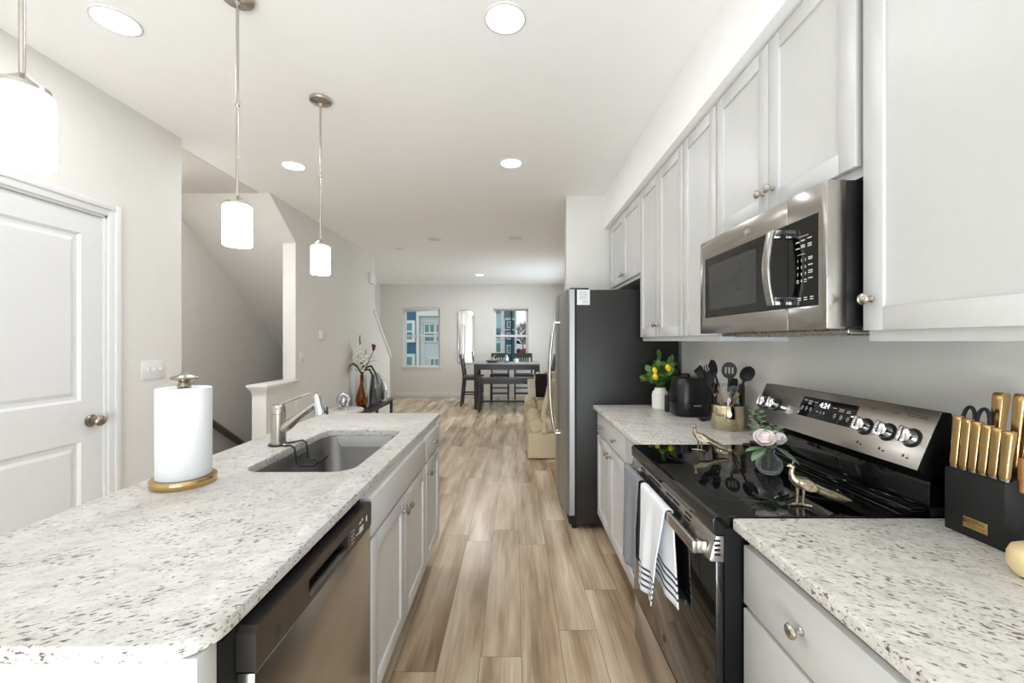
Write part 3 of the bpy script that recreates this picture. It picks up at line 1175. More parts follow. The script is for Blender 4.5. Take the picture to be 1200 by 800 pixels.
# ---------------------------------------------------------------- countertops
def top(name, label, x0, x1, y0, y1, z0=.884, z1=.914):
    b = MB(); b.box(x0, x1, y0, y1, z0, z1, .005, 3)
    return tag(obj(name, b, M['granite_right']), label, 'countertop')
top('countertop', 'speckled white granite countertop under the knife block, nearest on the right', .562, RX, .1, 1.079)
top('countertop', 'speckled white granite countertop between range and refrigerator', .562, RX, 1.845, 3.0)

SNK = (-.77, 1.806, .195, .345)     # sink centre and half sizes
def island_top():
    t = bmesh.new()
    z0, z1 = .884, .914
    def outer(i, z):
        pts = []
        x0, x1, y0, y1 = -1.213 + i, -.473 - i, .625 + i, 2.655 - i
        for cx, cy, r, a0 in ((x1, y1, .012, 0), (x0, y1, .012, PI / 2), (x0, y0, .05, PI), (x1, y0, .07, 1.5 * PI)):
            sx = -1 if cx == x1 else 1
            sy = -1 if cy == y1 else 1
            for k in range(9):
                a = a0 + PI / 2 * k / 8
                pts.append(Vector((cx + sx * r + r * math.cos(a), cy + sy * r + r * math.sin(a), z)))
        return pts
    cx, cy, hx, hy = SNK
    def inner(i, z):
        return rrect(cx, cy, hx + i, hy + i, .075 + i, z, 8)
    rows_o = [outer(.004, z0), outer(0, z0 + .004), outer(0, z1 - .005), outer(.0015, z1 - .0015), outer(.005, z1)]
    rows_i = [inner(.005, z1), inner(.0015, z1 - .0015), inner(0, z1 - .005), inner(0, z0)]
    RO = [[t.verts.new(p) for p in r] for r in rows_o]
    RI = [[t.verts.new(p) for p in r] for r in rows_i]
    for R in (RO, RI):
        for a, c in zip(R, R[1:]):
            n = len(a)
            for k in range(n):
                t.faces.new((a[k], a[(k + 1) % n], c[(k + 1) % n], c[k]))
    for A, B in ((RO[-1], RI[0]), (RO[0], RI[-1])):
        es = []
        for L in (A, B):
            n = len(L)
            for k in range(n):
                e = t.edges.get((L[k], L[(k + 1) % n])) or t.edges.new((L[k], L[(k + 1) % n]))
                es.append(e)
        bmesh.ops.triangle_fill(t, edges=es, use_beauty=True)
    bmesh.ops.recalc_face_normals(t, faces=list(t.faces))
    b = MB(); b.merge(t)
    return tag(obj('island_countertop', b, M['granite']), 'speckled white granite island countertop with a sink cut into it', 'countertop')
island_top()

# sink
cx, cy, hx, hy = SNK
t = thing('sink', 'stainless steel undermount sink set into the granite island', 'sink', (cx, cy, .66))
b = MB()
L = [rrect(cx, cy, hx + .02, hy + .02, .09, .8835, 8), rrect(cx, cy, hx + .003, hy + .003, .078, .8835, 8), rrect(cx, cy, hx - .001, hy - .001, .075, .876, 8),
     rrect(cx, cy, hx - .012, hy - .012, .07, .70, 8), rrect(cx, cy, hx - .03, hy - .03, .06, .678, 8), rrect(cx, cy, hx - .07, hy - .07, .05, .672, 8), rrect(cx, cy, .03, .03, .029, .668, 8),
     rrect(cx, cy, .03, .03, .029, .664, 8), rrect(cx, cy, hx - .07, hy - .07, .05, .667, 8), rrect(cx, cy, hx - .03, hy - .03, .06, .673, 8), rrect(cx, cy, hx - .009, hy - .009, .07, .70, 8), rrect(cx, cy, hx + .02, hy + .02, .09, .880, 8)]
b.loft(L, False, False)
obj('basin', b, brushed('sink_steel', (128, 126, 124), 0.36, (1, 40, 1), 14, 0.05), t, sharp=60)
b = MB(); b.lathe([(.045, .669), (.043, .672), (.036, .671), (.03, .668), (.012, .6675), (.008, .672), (0, .672)], (cx, cy, 0), n=28)
obj('drain', b, M['chrome'], t)

# faucet
fx, fy = -1.036, 1.835
t = thing('faucet', 'brushed nickel pull-out kitchen faucet standing behind the sink', 'faucet', (fx, fy, .914))
b = MB()
b.lathe([(0, .914), (.033, .914), (.034, .918), (.031, .921), (.0305, 1.05), (.0305, 1.052), (.029, 1.053), (.0305, 1.054), (.0305, 1.086), (.027, 1.091), (0, 1.092)], (fx, fy, 0), n=36)
obj('body', b, M['nickel'], t)
b = MB()
b.tube([(fx + .012, fy, .985), (fx + .045, fy + .003, 1.003), (fx + .085, fy + .006, 1.04), (fx + .15, fy + .012, 1.088), (fx + .175, fy + .014, 1.104)], [.024, .022, .0165, .0155, .0155], 18)
spout = obj('spout', b, M['nickel'], t)
b = MB()
q = Vector((.2, .0, -1)).normalized()
hp = Vector((fx + .162, fy + .014, 1.135))
b.lathe([(0, 0), (.012, .0), (.0185, .006), (.02, .03), (.0245, .085), (.0245, .088), (0, .088)], hp, q, 28)
h = obj('spray_head', b, M['chrome'], spout)
b = MB(); b.lathe([(.021, .088), (.022, .0895), (.0, .0905)], hp, q, 28); b.box(hp.x + .042, hp.x + .048, hp.y - .006, hp.y + .006, hp.z - .09, hp.z - .055, .002)
obj('nozzle', b, M['black'], h)
b = MB()
b.tube([(fx, fy, 1.088), (fx + .02, fy + .002, 1.098), (fx + .10, fy + .01, 1.128), (fx + .135, fy + .014, 1.139)], [.008, .0065, .0055, .005], 12)
obj('lever', b, M['nickel'], t)

# wire caddy hooked around the faucet
t = thing('sponge_caddy', 'black wire sponge caddy hooked around the faucet, hanging into the sink', 'caddy', (fx, fy, .88))
b = MB()
ring = [(fx + .037 * math.cos(a), fy + .037 * math.sin(a), .918) for a in [math.radians(40 + 280 * k / 20) for k in range(21)]]
b.tube(ring, .004, 8)
for sgn in (-1, 1):
    e = ring[0] if sgn > 0 else ring[-1]
    yy = fy + sgn * .05
    b.tube([e, (fx + .055, fy + sgn * .04, .92), (-.955, yy, .924), (-.94, yy, .915), (-.935, yy, .89), (-.93, yy, .85), (-.915, yy, .838), (-.855, yy, .838), (-.84, yy, .855)], .004, 8)
obj('frame', b, M['black'], t)
b = MB()
for k in range(7):
    yy = fy - .05 + .1 * k / 6
    b.tube([(-.933, yy, .87), (-.925, yy, .843), (-.91, yy, .838), (-.855, yy, .838), (-.845, yy, .85)], .0022, 6)
b.tube([(-.933, fy - .05, .872), (-.933, fy + .05, .872)], .003, 8)
b.tube([(-.842, fy - .05, .854), (-.842, fy + .05, .854)], .003, 8)
b.tube([(-.885, fy - .05, .838), (-.885, fy + .05, .838)], .0025, 8)
obj('basket', b, M['black'], t)

# paper towel
px, py = -1.06, 1.342
t = thing('paper_towel_holder', 'round gold-based paper towel holder with bronze finial on the island', 'paper towel holder', (px, py, .914))
b = MB(); b.lathe([(0, .914), (.086, .914), (.088, .917), (.088, .936), (.086, .939), (0, .939)], (px, py, 0), n=56); obj('base', b, M['gold'], t)
b = MB(); b.cyl((px, py, .938), (px, py, 1.23), .007); obj('rod', b, M['gold'], t)
b = MB(); b.lathe([(.006, 1.222), (.02, 1.226), (.017, 1.232), (.015, 1.238), (.02, 1.243), (.037, 1.249), (.038, 1.253), (.034, 1.257), (.018, 1.262), (.006, 1.268), (0, 1.269)], (px, py, 0), n=40); obj('finial', b, M['bronze'], t)
b = MB()
b.lathe([(.02, .9395), (.072, .9395), (.0735, .942), (.0735, 1.218), (.072, 1.2205), (.02, 1.2205), (.02, .9395)], (px, py, 0), n=64)
o = tag(obj('paper_towel_roll', b, M['paper']), 'thick white paper towel roll on the gold-based holder', 'paper towel')

# ---------------------------------------------------------------- dishwasher
t = thing('dishwasher', 'stainless dishwasher with dark control strip built into the island', 'dishwasher', (-.8, 1.03, 0))
b = MB()
b.box(-1.08, -.492, .70, 1.33, .06, .865)
b.box(-.50, -.492, .692, .70, 0.0, .88)
b.box(-.56, -.49, .70, 1.33, .0, .10)
obj('body', b, M['void'], t)
b = MB(); b.box(-.49, -.457, .735, 1.3255, .115, .785, .004); obj('door', b, M['steel_h'], t)
# control strip built around the pocket handle
b = MB()
x0, x1 = -.49, -.4545
hy0, hy1, hz0, hz1 = .925, 1.14, .800, .842
pr = [(.735, .788), (1.3255, .788), (1.3255, .855), (1.316, .865), (.7445, .865), (.735, .855)]
b.prism([(.735, .788), (hy0, .788), (hy0, .865), (.7445, .865), (.735, .855)], 'x', x0, x1)
b.prism([(hy1, .788), (1.3255, .788), (1.3255, .855), (1.316, .865), (hy1, .865)], 'x', x0, x1)
b.box(x0, x1, hy0, hy1, .788, hz0)
b.box(x0, x1, hy0, hy1, hz1, .865)
panel = obj('control_strip', b, M['dw_panel'], t)
b = MB()
b.box(x0 - .001, x0 + .004, hy0, hy1, hz0, hz1)
obj('handle_pocket', b, M['void'], panel)
b = MB()
b.prism([(x1 - .012, hz0), (x1 + .002, hz0), (x1 + .002, hz0 + .004), (x1 - .012, hz0 + .009)], 'y', hy0, hy1)
obj('handle_lip', b, M['dw_panel'], panel)
b = MB()
for i, y in enumerate((1.165, 1.178)):
    for k in range(4):
        b.box(x1, x1 + .0006, y, y + .007, .802 + k * .011, .804 + k * .011)
for k, y in enumerate((1.20, 1.212)):
    b.box(x1, x1 + .0006, y, y + .008, .81, .813)
b.box(x1, x1 + .0006, 1.225, 1.255, .806, .822)
b.box(x1, x1 + .0006, 1.225, 1.236, .832, .838)
b.box(x1, x1 + .0006, 1.242, 1.253, .835, .841)
b.box(x1, x1 + .0006, 1.28, 1.288, .818, .835)
obj('control_marks', b, M['mark'], panel)
b = MB(); b.lathe([(.0085, 0), (.011, 0), (.011, .0008), (.0085, .0008), (.0085, 0)], (x1, .80, .815), (1, 0, 0), 24)
obj('badge', b, M['mark_dark'], panel)
text('badge_lettering', 'GE', .009, (x1 + .0004, .80, .815), (0, 1, 0), (0, 0, 1), M['mark_dark'], panel, .0003)

# ---------------------------------------------------------------- range
RY0, RY1 = 1.085, 1.842
RYM = (RY0 + RY1) / 2
t = thing('range', 'stainless electric range with black glass cooktop and back control panel', 'range', (.86, RYM, 0))
b = MB()
b.box(.545, 1.20, RY0, RY1, .03, .885, .004)
for yy in (RY0 + .05, RY1 - .05):
    b.cyl((.62, yy, 0), (.62, yy, .04), .018)
    b.cyl((1.1, yy, 0), (1.1, yy, .04), .018)
obj('body', b, M['black_side'], t)
b = MB()
b.prism([(.516, .868), (.545, .866), (.545, .886), (1.05, .886), (1.05, .915), (.53, .915), (.52, .912), (.515, .904)], 'y', RY0, RY1, .0015)
cook = obj('cooktop', b, M['black_gloss'], t, sharp=12)
b = MB()
CT = .9153
def ring(cx, cy, r):
    b.lathe([(r - .0009, 0), (r + .0009, 0), (r + .0009, .0003), (r - .0009, .0003), (r - .0009, 0)], (cx, cy, CT), n=72)
for (x, y, rr) in ((.68, 1.29, (.075, .11)), (.68, 1.64, (.05, .075)), (.93, 1.27, (.075,)), (.93, 1.66, (.075,)), (.86, 1.465, (.05,))):
    for r in rr:
        ring(x, y, r)
obj('burner_rings', b, M['ring'], cook)
b = MB()
b.box(1.0, 1.06, RY0 + .004, RY1 - .004, .915, .924, .004)
b.box(1.03, 1.075, RY0 + .004, RY1 - .004, .923, .934, .004)
obj('rear_ledge', b, M['black_gloss'], t)
b = MB()
b.box(1.078, 1.19, RY0, RY1, .885, 1.02, .003)
obj('back_riser', b, M['black_gloss'], t)
# sloped control panel
P0, P1 = Vector((1.050, 0, 1.034)), Vector((1.112, 0, 1.183))
b = MB()
b.prism([(1.050, 1.034), (1.112, 1.183), (1.135, 1.183), (1.185, 1.03), (1.09, 1.004), (1.072, 1.004)], 'y', RY0, RY1, .002)
cp = obj('control_housing', b, M['black_side'], t)
tv = (P1 - P0).normalized()
nv = Vector((-tv.z, 0, tv.x))
def on_panel(y, h, d=0.0):
    p = P0 + tv * h + nv * d
    return Vector((p.x, y, p.z))
PL = (P1 - P0).length
R3 = Matrix((Vector((0, -1, 0)), tv, nv)).transposed().to_4x4()
def panel_box(b, y0, y1, h0, h1, d0, d1, bev=0):
    b.box(y0, y1, h0, h1, d0, d1, bev, 2, Matrix.Translation(P0) @ Matrix((Vector((0, 1, 0)), tv, nv)).transposed().to_4x4())
    bmesh.ops.recalc_face_normals(b.bm, faces=list(b.bm.faces))
b = MB(); panel_box(b, RY0 + .002, RY1 - .002, -.002, PL + .001, 0, .004, .0015)
face = obj('control_panel', b, M['steel_h'], t)
b = MB(); panel_box(b, 1.332, 1.585, .062, .137, .004, .0055, .001)
disp = obj('display', b, M['black_gloss'], face)
D = .0058
text('clock_digits', '4:24', .027, on_panel(1.468, .115, D), (0, -1, 0), tv, M['digit'], disp, .0002)
for upper_keys, lower_keys in ((((1.565, .122, .016, 1), (1.54, .122, .018, 3), (1.512, .12, .018, 1)), ((1.57, .085), (1.548, .085), (1.526, .084))),
                               (((1.42, .113, .016, 1), (1.39, .113, .02, 2), (1.36, .112, .016, 2)), ((1.41, .08), (1.382, .08), (1.354, .079))),
                               ((), ())):
    b = MB()
    for (y, h, w, k) in upper_keys:
        for q_ in range(k):
            panel_box(b, y - w / 2, y + w / 2, h - q_ * .006, h - q_ * .006 + .0028, D - .0005, D)
    for (y, h) in lower_keys:
        for q_ in range(3):
            w = (.006, .012, .009)[q_]
            panel_box(b, y - w / 2, y + w / 2, h + q_ * .006, h + q_ * .006 + .0026, D - .0005, D)
    if not upper_keys:
        panel_box(b, 1.487, 1.497, .088, .0905, D - .0005, D)
        panel_box(b, 1.474, 1.476, .083, .094, D - .0005, D)
        panel_box(b, 1.455, 1.465, .0875, .09, D - .0005, D)
        panel_box(b, 1.459, 1.461, .083, .094, D - .0005, D)
    obj('key_print', b, M['mark'], disp)
b = MB()
for y in (1.283, 1.206, 1.132, 1.785, 1.72):
    panel_box(b, y - .012, y - .004, .02, .024, .0038, .0045)
    panel_box(b, y + .002, y + .008, .022, .03, .0038, .0045)
    panel_box(b, y - .01, y + .006, .137, .139, .0038, .0045)
for k in range(5):
    panel_box(b, 1.112 + k * .012, 1.119 + k * .012, .135, .1375, .0038, .0045)
    panel_box(b, 1.116 + k * .012, 1.122 + k * .012, .142, .1445, .0038, .0045)
obj('panel_lettering', b, M['mark_dark'], face)
for y in (1.283, 1.206, 1.132, 1.785, 1.72):
    c = on_panel(y, .078, .004)
    b = MB(); b.lathe([(0, 0), (.027, 0), (.027, .002), (.022, .003), (0, .003)], c, nv, 28)
    kb = obj('knob_ring', b, M['black_matte'], face)
    b = MB(); b.lathe([(.0215, .002), (.0225, .006), (.0205, .026), (.0185, .028), (0, .028)], c, nv, 32)
    obj('knob', b, M['chrome'], face)
    b = MB()
    mm = Matrix.Translation(c) @ Matrix((Vector((0, 1, 0)), tv, nv)).transposed().to_4x4()
    b.box(-.0055, .0055, -.0215, .0215, .024, .042, .003, 2, mm)
    bmesh.ops.recalc_face_normals(b.bm, faces=list(b.bm.faces))
    obj('knob_grip', b, M['chrome'], face)
# oven door
b = MB()
b.box(.524, .546, RY0 + .004, RY1 - .004, .27, .80, .004)
door = obj('oven_door', b, M['oven_window'], t)
b = MB()
b.prism([(.508, .797), (.508, .803), (.5245, .863), (.545, .863), (.545, .795)], 'y', RY0 + .002, RY1 - .002, .0015)
strip = obj('vent_strip', b, M['steel_h'], door)
b = MB()
def slots(y0, y1, n):
    w = (y1 - y0) / n
    tl = math.atan2(.0165, .06)
    for c in range(n):
        for r_ in range(4):
            q = .010 + r_ * .0122
            mm = Matrix.Translation((.508 + q * math.sin(tl), 0, .803 + q * math.cos(tl))) @ Matrix.Rotation(tl, 4, 'Y')
            b.box(-.0006, .002, y0 + c * w + .003, y0 + (c + 1) * w - .003, 0, .0062, 0, 2, mm)
slots(1.228, 1.278, 1)
slots(1.32, 1.44, 2)
slots(1.485, 1.62, 2)
slots(1.67, 1.72, 1)
for r_ in range(4):
    b.box(.519, .535, RY0 + .0012, RY0 + .004, .812 + r_ * .012, .818 + r_ * .012)
obj('vent_slots', b, M['void'], strip)
b = MB()
b.box(.474, .489, 1.112, 1.815, .806, .838, .0015)
for yy in (1.112, 1.79):
    b.box(.486, .512, yy, yy + .025, .806, .838, .002)
obj('oven_handle', b, M['steel_h'], door)
b = MB(); b.lathe([(.011, 0), (.0135, 0), (.0135, .0006), (.011, .0006), (.011, 0)], (.524, RYM, .33), (-1, 0, 0), 24)
obj('badge', b, M['mark_dark'], door)
text('badge_lettering', 'GE', .011, (.5235, RYM, .33), (0, -1, 0), (0, 0, 1), M['mark_dark'], door, .0003)
b = MB(); b.box(.528, .546, RY0 + .004, RY1 - .004, .07, .255, .004); obj('drawer', b, M['steel_h'], t)

# towels over the oven handle
def towel(name, label, m, y0t, y1t, y0b, y1b, zf, zb, seed, cat='towel', back_y=None):
    rnd = random.Random(seed)
    ph = rnd.random() * 6
    zt, xf_, xb_ = .8405, .469, .4935
    Lf, Lb = zt - zf, zt - zb
    arc = .05
    tot = Lf + Lb + arc
    by = back_y or (y0b, y1b)
    def fn(u, v):
        s = v * tot
        if s < Lb:
            z = zb + s
            k = 1 - s / Lb
            x = xb_ + .004 * k * math.sin(u * 9 + ph)
            ya, yb_ = y0t + (by[0] - y0t) * k, y1t + (by[1] - y1t) * k
        elif s < Lb + arc:
            a = (s - Lb) / arc
            x = xb_ + (xf_ - xb_) * a
            z = zt + .004 * math.sin(PI * a)
            ya, yb_ = y0t, y1t
            k = 0
        else:
            d = s - Lb - arc
            z = zt - d
            k = d / Lf
            fold = math.sin(u * 2 * PI * 1.5 + ph) * .007 + math.sin(u * 2 * PI * 3.1 + ph * 2) * .003
            x = xf_ - (.004 + fold) * min(1, k * 2) - .004 * k
            ya, yb_ = y0t + (y0b - y0t) * k, y1t + (y1b - y1t) * k
        return Vector((x, ya + (yb_ - ya) * u, z + .004 * k * math.sin(u * 5 + ph)))
    b = MB(); b.grid(fn, 28, 60, True)
    o = obj(name, b, m, None, sharp=180, solid=.004)
    return tag(o, label, cat, 'towels on the oven handle')
towel('dish_towel', 'plain grey dish towel hanging at the far end of the oven handle', M['grey_cloth'], 1.585, 1.785, 1.575, 1.795, .47, .50, 3)
towel('dish_towel', 'white dish towel with navy end stripes hanging on the oven handle', M['white_cloth'], 1.305, 1.55, 1.39, 1.565, .485, .55, 8, back_y=(1.27, 1.48))

# ---------------------------------------------------------------- microwave
MX = .82
my0, my1, mz0, mz1 = 1.098, 1.845, 1.402, 1.795
t = thing('microwave', 'stainless over-the-range microwave with black glass door and keypad', 'microwave', (1.0, 1.47, mz0))
b = MB()
b.box(.872, RX, my0 + .004, my1 - .004, mz0 + .004, mz1, .003)
for zz in (1.5, 1.56, 1.62, 1.68, 1.74):
    b.box(.93, 1.15, my0 + .001, my0 + .004, zz, zz + .02)
obj('body', b, M['black'], t)
b = MB()
b.box(.90, 1.18, my0 + .03, my1 - .03, mz0 - .012, mz0 + .004, .003)
for k in range(9):
    b.box(.93 + k * .016, .938 + k * .016, my0 + .08, my0 + .3, mz0 - .016, mz0 - .012)
    b.box(.93 + k * .016, .938 + k * .016, my1 - .3, my1 - .08, mz0 - .016, mz0 - .012)
obj('grease_filter', b, M['steel_v'], t)
ysplit = 1.255
def frame_x(b, xa, xb, y0, y1, z0, z1, iy0, iy1, iz0, iz1, bev=.002):
    b.box(xa, xb, y0, iy0, z0, z1, bev) if iy0 > y0 else None
    b.box(xa, xb, iy1, y1, z0, z1, bev) if iy1 < y1 else None
    b.box(xa, xb, iy0, iy1, z0, iz0, bev)
    b.box(xa, xb, iy0, iy1, iz1, z1, bev)
gz0, gz1 = 1.468, 1.718
b = MB()
ya = ysplit + .001
b.prism([(ya, mz0), (my1, mz0), (my1, mz1), (ya, mz1), (ya, gz1), (1.803, gz1), (1.803, gz0), (ya, gz0)], 'x', MX, .872, .0015)
dr = obj('door', b, M['steel_h'], t)
b = MB(); b.box(MX + .001, .870, ysplit + .001, 1.803, gz0, gz1); gl = obj('door_glass', b, M['black_gloss'], dr)
b = MB(); b.box(MX + .0003, MX + .0015, 1.42, 1.765, 1.50, 1.685); obj('viewing_screen', b, M['mw_window'], dr)
b = MB()
ya = ysplit - .001
b.prism([(ya, mz0), (ya, gz0), (1.129, gz0), (1.129, gz1), (ya, gz1), (ya, mz1), (my0 + .004, mz1), (my0, mz1 - .001), (my0, mz0 + .001), (my0 + .004, mz0)], 'x', MX, .872, .0015)
kp = obj('keypad_frame', b, M['steel_h'], t)
b = MB(); b.box(MX + .001, .870, 1.129, ysplit - .001, gz0, gz1); obj('keypad_glass', b, M['black_gloss'], kp)
# handle
b = MB()
hy = 1.278
pts = []
zs = [1.478 + (1.706 - 1.478) * k / 12 for k in range(13)]
outer = [(MX - .040 - .016 * math.sin(PI * k / 12), z) for k, z in enumerate(zs)]
inner = [(x + .010, z) for x, z in outer]
b.prism(outer + inner[::-1], 'y', hy - .016, hy + .016, .0015)
hd = obj('handle', b, M['steel_v'], dr)
for z0, z1 in ((1.478, 1.503), (1.681, 1.706)):
    b = MB()
    b.box(MX - .036, MX + .002, hy - .014, hy + .012, z0, z1, .002)
    obj('handle_mount', b, M['chrome'], hd)
# keypad lettering
X0, XD, ZD = MX + .0007, (0, -1, 0), (0, 0, 1)
for r_, row in enumerate(('123', '456', '789', ' 0 ')):
    for c_, ch in enumerate(row):
        if ch != ' ':
            text('key_digit', ch, .0115, (X0, 1.212 - c_ * .016, 1.600 - r_ * .0195), XD, ZD, M['mark'], kp, .0002)
b = MB()
def mk(y, z, w, h=.0022):
    b.box(X0 - .0006, X0 + .0003, y - w / 2, y + w / 2, z, z + h)
mk(1.19, 1.668, .045, .0012)
for y, z in ((1.212, 1.653), (1.19, 1.655), (1.163, 1.657), (1.212, 1.635), (1.19, 1.641), (1.19, 1.636), (1.163, 1.641), (1.163, 1.635)):
    mk(y, z, .015, .003)
mk(1.197, 1.617, .03, .0012)
for z in (1.603, 1.598, 1.582, 1.566, 1.56, 1.545):
    mk(1.16, z, .016, .0028)
for y in (1.212, 1.18):
    for z in (1.543, 1.537):
        mk(y, z, .009, .0025)
for y in (1.205, 1.18, 1.155):
    for z in (1.492, 1.486):
        mk(y, z, .013, .0025)
obj('key_lettering', b, M['mark'], kp)
b = MB()
c = (MX, 1.478, 1.757)
b.lathe([(.0165, 0), (.0195, 0), (.0195, .0012), (.0165, .0012), (.0165, 0)], c, (-1, 0, 0), 36)
b.lathe([(0, 0), (.0165, 0), (.0165, .0004), (0, .0004)], c, (-1, 0, 0), 36)
bd = obj('badge', b, M['steel_v'], dr)
text('badge_lettering', 'GE', .017, (MX - .0008, 1.478, 1.757), XD, ZD, M['mark'], dr, .0004)

# ---------------------------------------------------------------- refrigerator
FY0, FY1 = 3.03, 3.925
FM = 3.42
t = thing('refrigerator', 'side-by-side stainless refrigerator with charcoal sides at the counter end', 'refrigerator', (.8, 3.48, 0))
b = MB()
b.box(.446, 1.19, FY0, FY1, .045, 1.742, .004)
obj('body', b, M['fridge_side'], t)
b = MB()
b.box(.436, .447, FY0 + .008, FY1 - .008, .1, 1.735)
b.box(.40, .47, FY0 + .02, FY1 - .02, .035, .1)
for yy in (FY0 + .05, FY1 - .05):
    b.cyl((.44, yy, 0), (.44, yy, .04), .02)
    b.cyl((1.1, yy, 0), (1.1, yy, .05), .02)
obj('base_grille', b, M['void'], t)
b = MB(); b.box(.40, .54, FY0 + .01, FY0 + .07, 1.742, 1.757, .004); b.box(.40, .54, FY1 - .07, FY1 - .01, 1.742, 1.757, .004)
obj('hinge_cover', b, M['black'], t)
def fdoor(y0, y1, hyy):
    b = MB()
    n = 14
    prof = [(.436, y0)]
    for k in range(n + 1):
        f = k / n
        yy = y0 + (y1 - y0) * f
        e = min(f, 1 - f)
        edge = .0 if e > .06 else .016 * (1 - e / .06) ** 2
        g = (yy - FY0) / (FY1 - FY0)
        prof.append((.362 + .022 * (2 * g - 1) ** 2 + edge, yy))
    prof.append((.436, y1))
    b.prism(prof, 'z', .105, 1.745)
    d = obj('door', b, M['steel_door'], t, sharp=50)
    b = MB()
    zs = [.62 + (1.53 - .62) * k / 16 for k in range(17)]
    x0 = .362
    b.tube([(x0 - .028 - .05 * math.sin(PI * k / 16) ** .6, hyy, z) for k, z in enumerate(zs)], .0115, 12)
    h_ = obj('handle', b, M['steel_v'], d)
    for z in (.63, 1.52):
        b = MB()
        b.cyl((x0 + .004, hyy, z), (x0 - .032, hyy, z), .013, .011)
        obj('handle_mount', b, M['chrome'], h_)
    return d
fdoor(FY0 + .002, FM - .003, FM - .05)
fdoor(FM + .003, FY1 - .002, FM + .05)
b = MB(); b.box(.452, .545, FY0 - .0012, FY0, 1.632, 1.742)
lb = obj('energy_label', b, M['paper'], t, 'white printed paper label')
b = MB()
for k, (w, z) in enumerate(((.05, 1.725), (.066, 1.718), (.058, 1.708), (.06, 1.70), (.055, 1.69), (.06, 1.682), (.05, 1.674))):
    b.box(.468, .468 + w, FY0 - .0016, FY0 - .0012, z, z + .0028)
for k in range(4):
    b.box(.49, .49 + .04, FY0 - .0016, FY0 - .0012, 1.662 - k * .006, 1.6642 - k * .006)
obj('label_print', b, M['grey_mark'], lb)

# ================================================================ THINGS ON THE COUNTERS
CZ = .914
# lemon plant
lx, ly = .985, 2.83
b = MB()
b.lathe([(0, CZ), (.047, CZ), (.052, CZ + .006), (.0525, CZ + .095), (.048, CZ + .115), (.036, CZ + .128), (.035, CZ + .142), (.031, CZ + .142), (.031, CZ + .125), (0, CZ + .11)], (lx, ly, 0), n=72, flute=lambda a, z: 1 + .018 * math.cos(24 * a) if z < CZ + .12 else 1)
tag(obj('vase', b, M['white_ceramic']), 'white ribbed ceramic vase beside the refrigerator on the counter', 'vase')
t = thing('lemon_sprigs', 'leafy lemon sprigs with yellow lemons in the white ribbed vase', 'plant', (lx, ly, CZ + .12))
rnd = random.Random(11)
b = MB(); lf = MB()
tips = [(-.06, .01, .12), (-.02, -.03, .15), (.0, .02, .22), (.05, -.02, .17), (.075, .02, .11), (-.085, -.01, .07), (.03, -.05, .1)]
for tx, ty, tz in tips:
    base = Vector((lx + tx * .12, ly + ty * .12, CZ + .122))
    tip = Vector((lx + tx, ly + ty, CZ + .13 + tz))
    mid = (base + tip) / 2 + Vector((tx * -.15, 0, .02))
    b.tube([base, mid, tip], .0025, 6)
    for k in range(7):
        f = .35 + .65 * k / 6
        p = base.lerp(mid, f * 2) if f < .5 else mid.lerp(tip, f * 2 - 1)
        for q in range(2):
            a = rnd.random() * 2 * PI
            d = Vector((math.cos(a), math.sin(a), .1 + rnd.random() * .7)).normalized()
            if k == 6 and q == 0:
                d = (tip - mid).normalized()
            lf.blade(p, p + d * (.05 + rnd.random() * .025), .034 + rnd.random() * .012, up=(rnd.uniform(-.8, .8) - .4, rnd.uniform(-.8, .8) - .8, .8), bend=.2)
obj('stems', b, M['stem'], t)
obj('leaves', lf, M['leaf'], t, sharp=60)
for (dx, dy, z, r) in ((-.052, -.05, 1.175, .0185), (-.05, -.055, 1.135, .019), (.035, -.055, 1.193, .0215)):
    b = MB()
    b.lathe([(0, -1.22 * r), (r * .25, -1.15 * r), (r * .7, -.8 * r), (r, 0), (r * .75, .75 * r), (r * .3, 1.1 * r), (.15 * r, 1.3 * r), (0, 1.33 * r)], (lx + dx, ly + dy, z), (.2, -.3, -1), 20)
    obj('lemon', b, M['lemon'], t)

# black air fryer
ax, ay = 1.088, 2.6
t = thing('air_fryer', 'black rounded air fryer with side handle beside the white vase', 'air fryer', (ax, ay, CZ))
b = MB()
L = []
for z, h, r in ((CZ, .098, .06), (CZ + .008, .106, .066), (CZ + .06, .109, .068), (CZ + .115, .107, .066), (CZ + .19, .100, .064), (CZ + .224, .095, .062), (CZ + .232, .087, .056)):
    L.append(rrect(ax, ay, h, h, r, z, 8))
b.loft(L)
body = obj('body', b, M['black'], t, sharp=50)
b = MB(); b.loft([rrect(ax, ay, .1095, .1095, .068, CZ + .082, 8), rrect(ax, ay, .1095, .1095, .068, CZ + .085, 8)]); obj('seam', b, M['black_gloss'], body)
b = MB(); b.lathe([(.028, CZ + .23), (.03, CZ + .236), (.028, CZ + .252), (.02, CZ + .256), (0, CZ + .257)], (ax - .03, ay - .01, 0), n=28); obj('top_knob', b, M['black_matte'], t)
b = MB()
b.box(ax - .168, ax - .144, ay - .06, ay - .026, CZ + .022, CZ + .128, .008)
b.box(ax - .15, ax - .10, ay - .055, ay - .03, CZ + .09, CZ + .12, .005)
obj('handle', b, M['black_matte'], t)
b = MB()
b.box(ax - .02, ax + .025, ay - .1106, ay - .107, CZ + .066, CZ + .073)
obj('name_print', b, M['grey_mark'], body)
b = MB()
b.box(ax - .072, ax - .04, ay - .1106, ay - .107, CZ + .05, CZ + .078, .003)
obj('badge', b, M['mark_dark'], body)
b = MB()
pts = [(1.09, 2.46, CZ + .006), (1.07, 2.42, CZ + .006), (1.075, 2.38, CZ + .008), (1.10, 2.37, CZ + .012), (1.115, 2.395, CZ + .008), (1.10, 2.42, CZ + .006), (1.14, 2.44, CZ + .006), (1.2, 2.45, CZ + .006)]
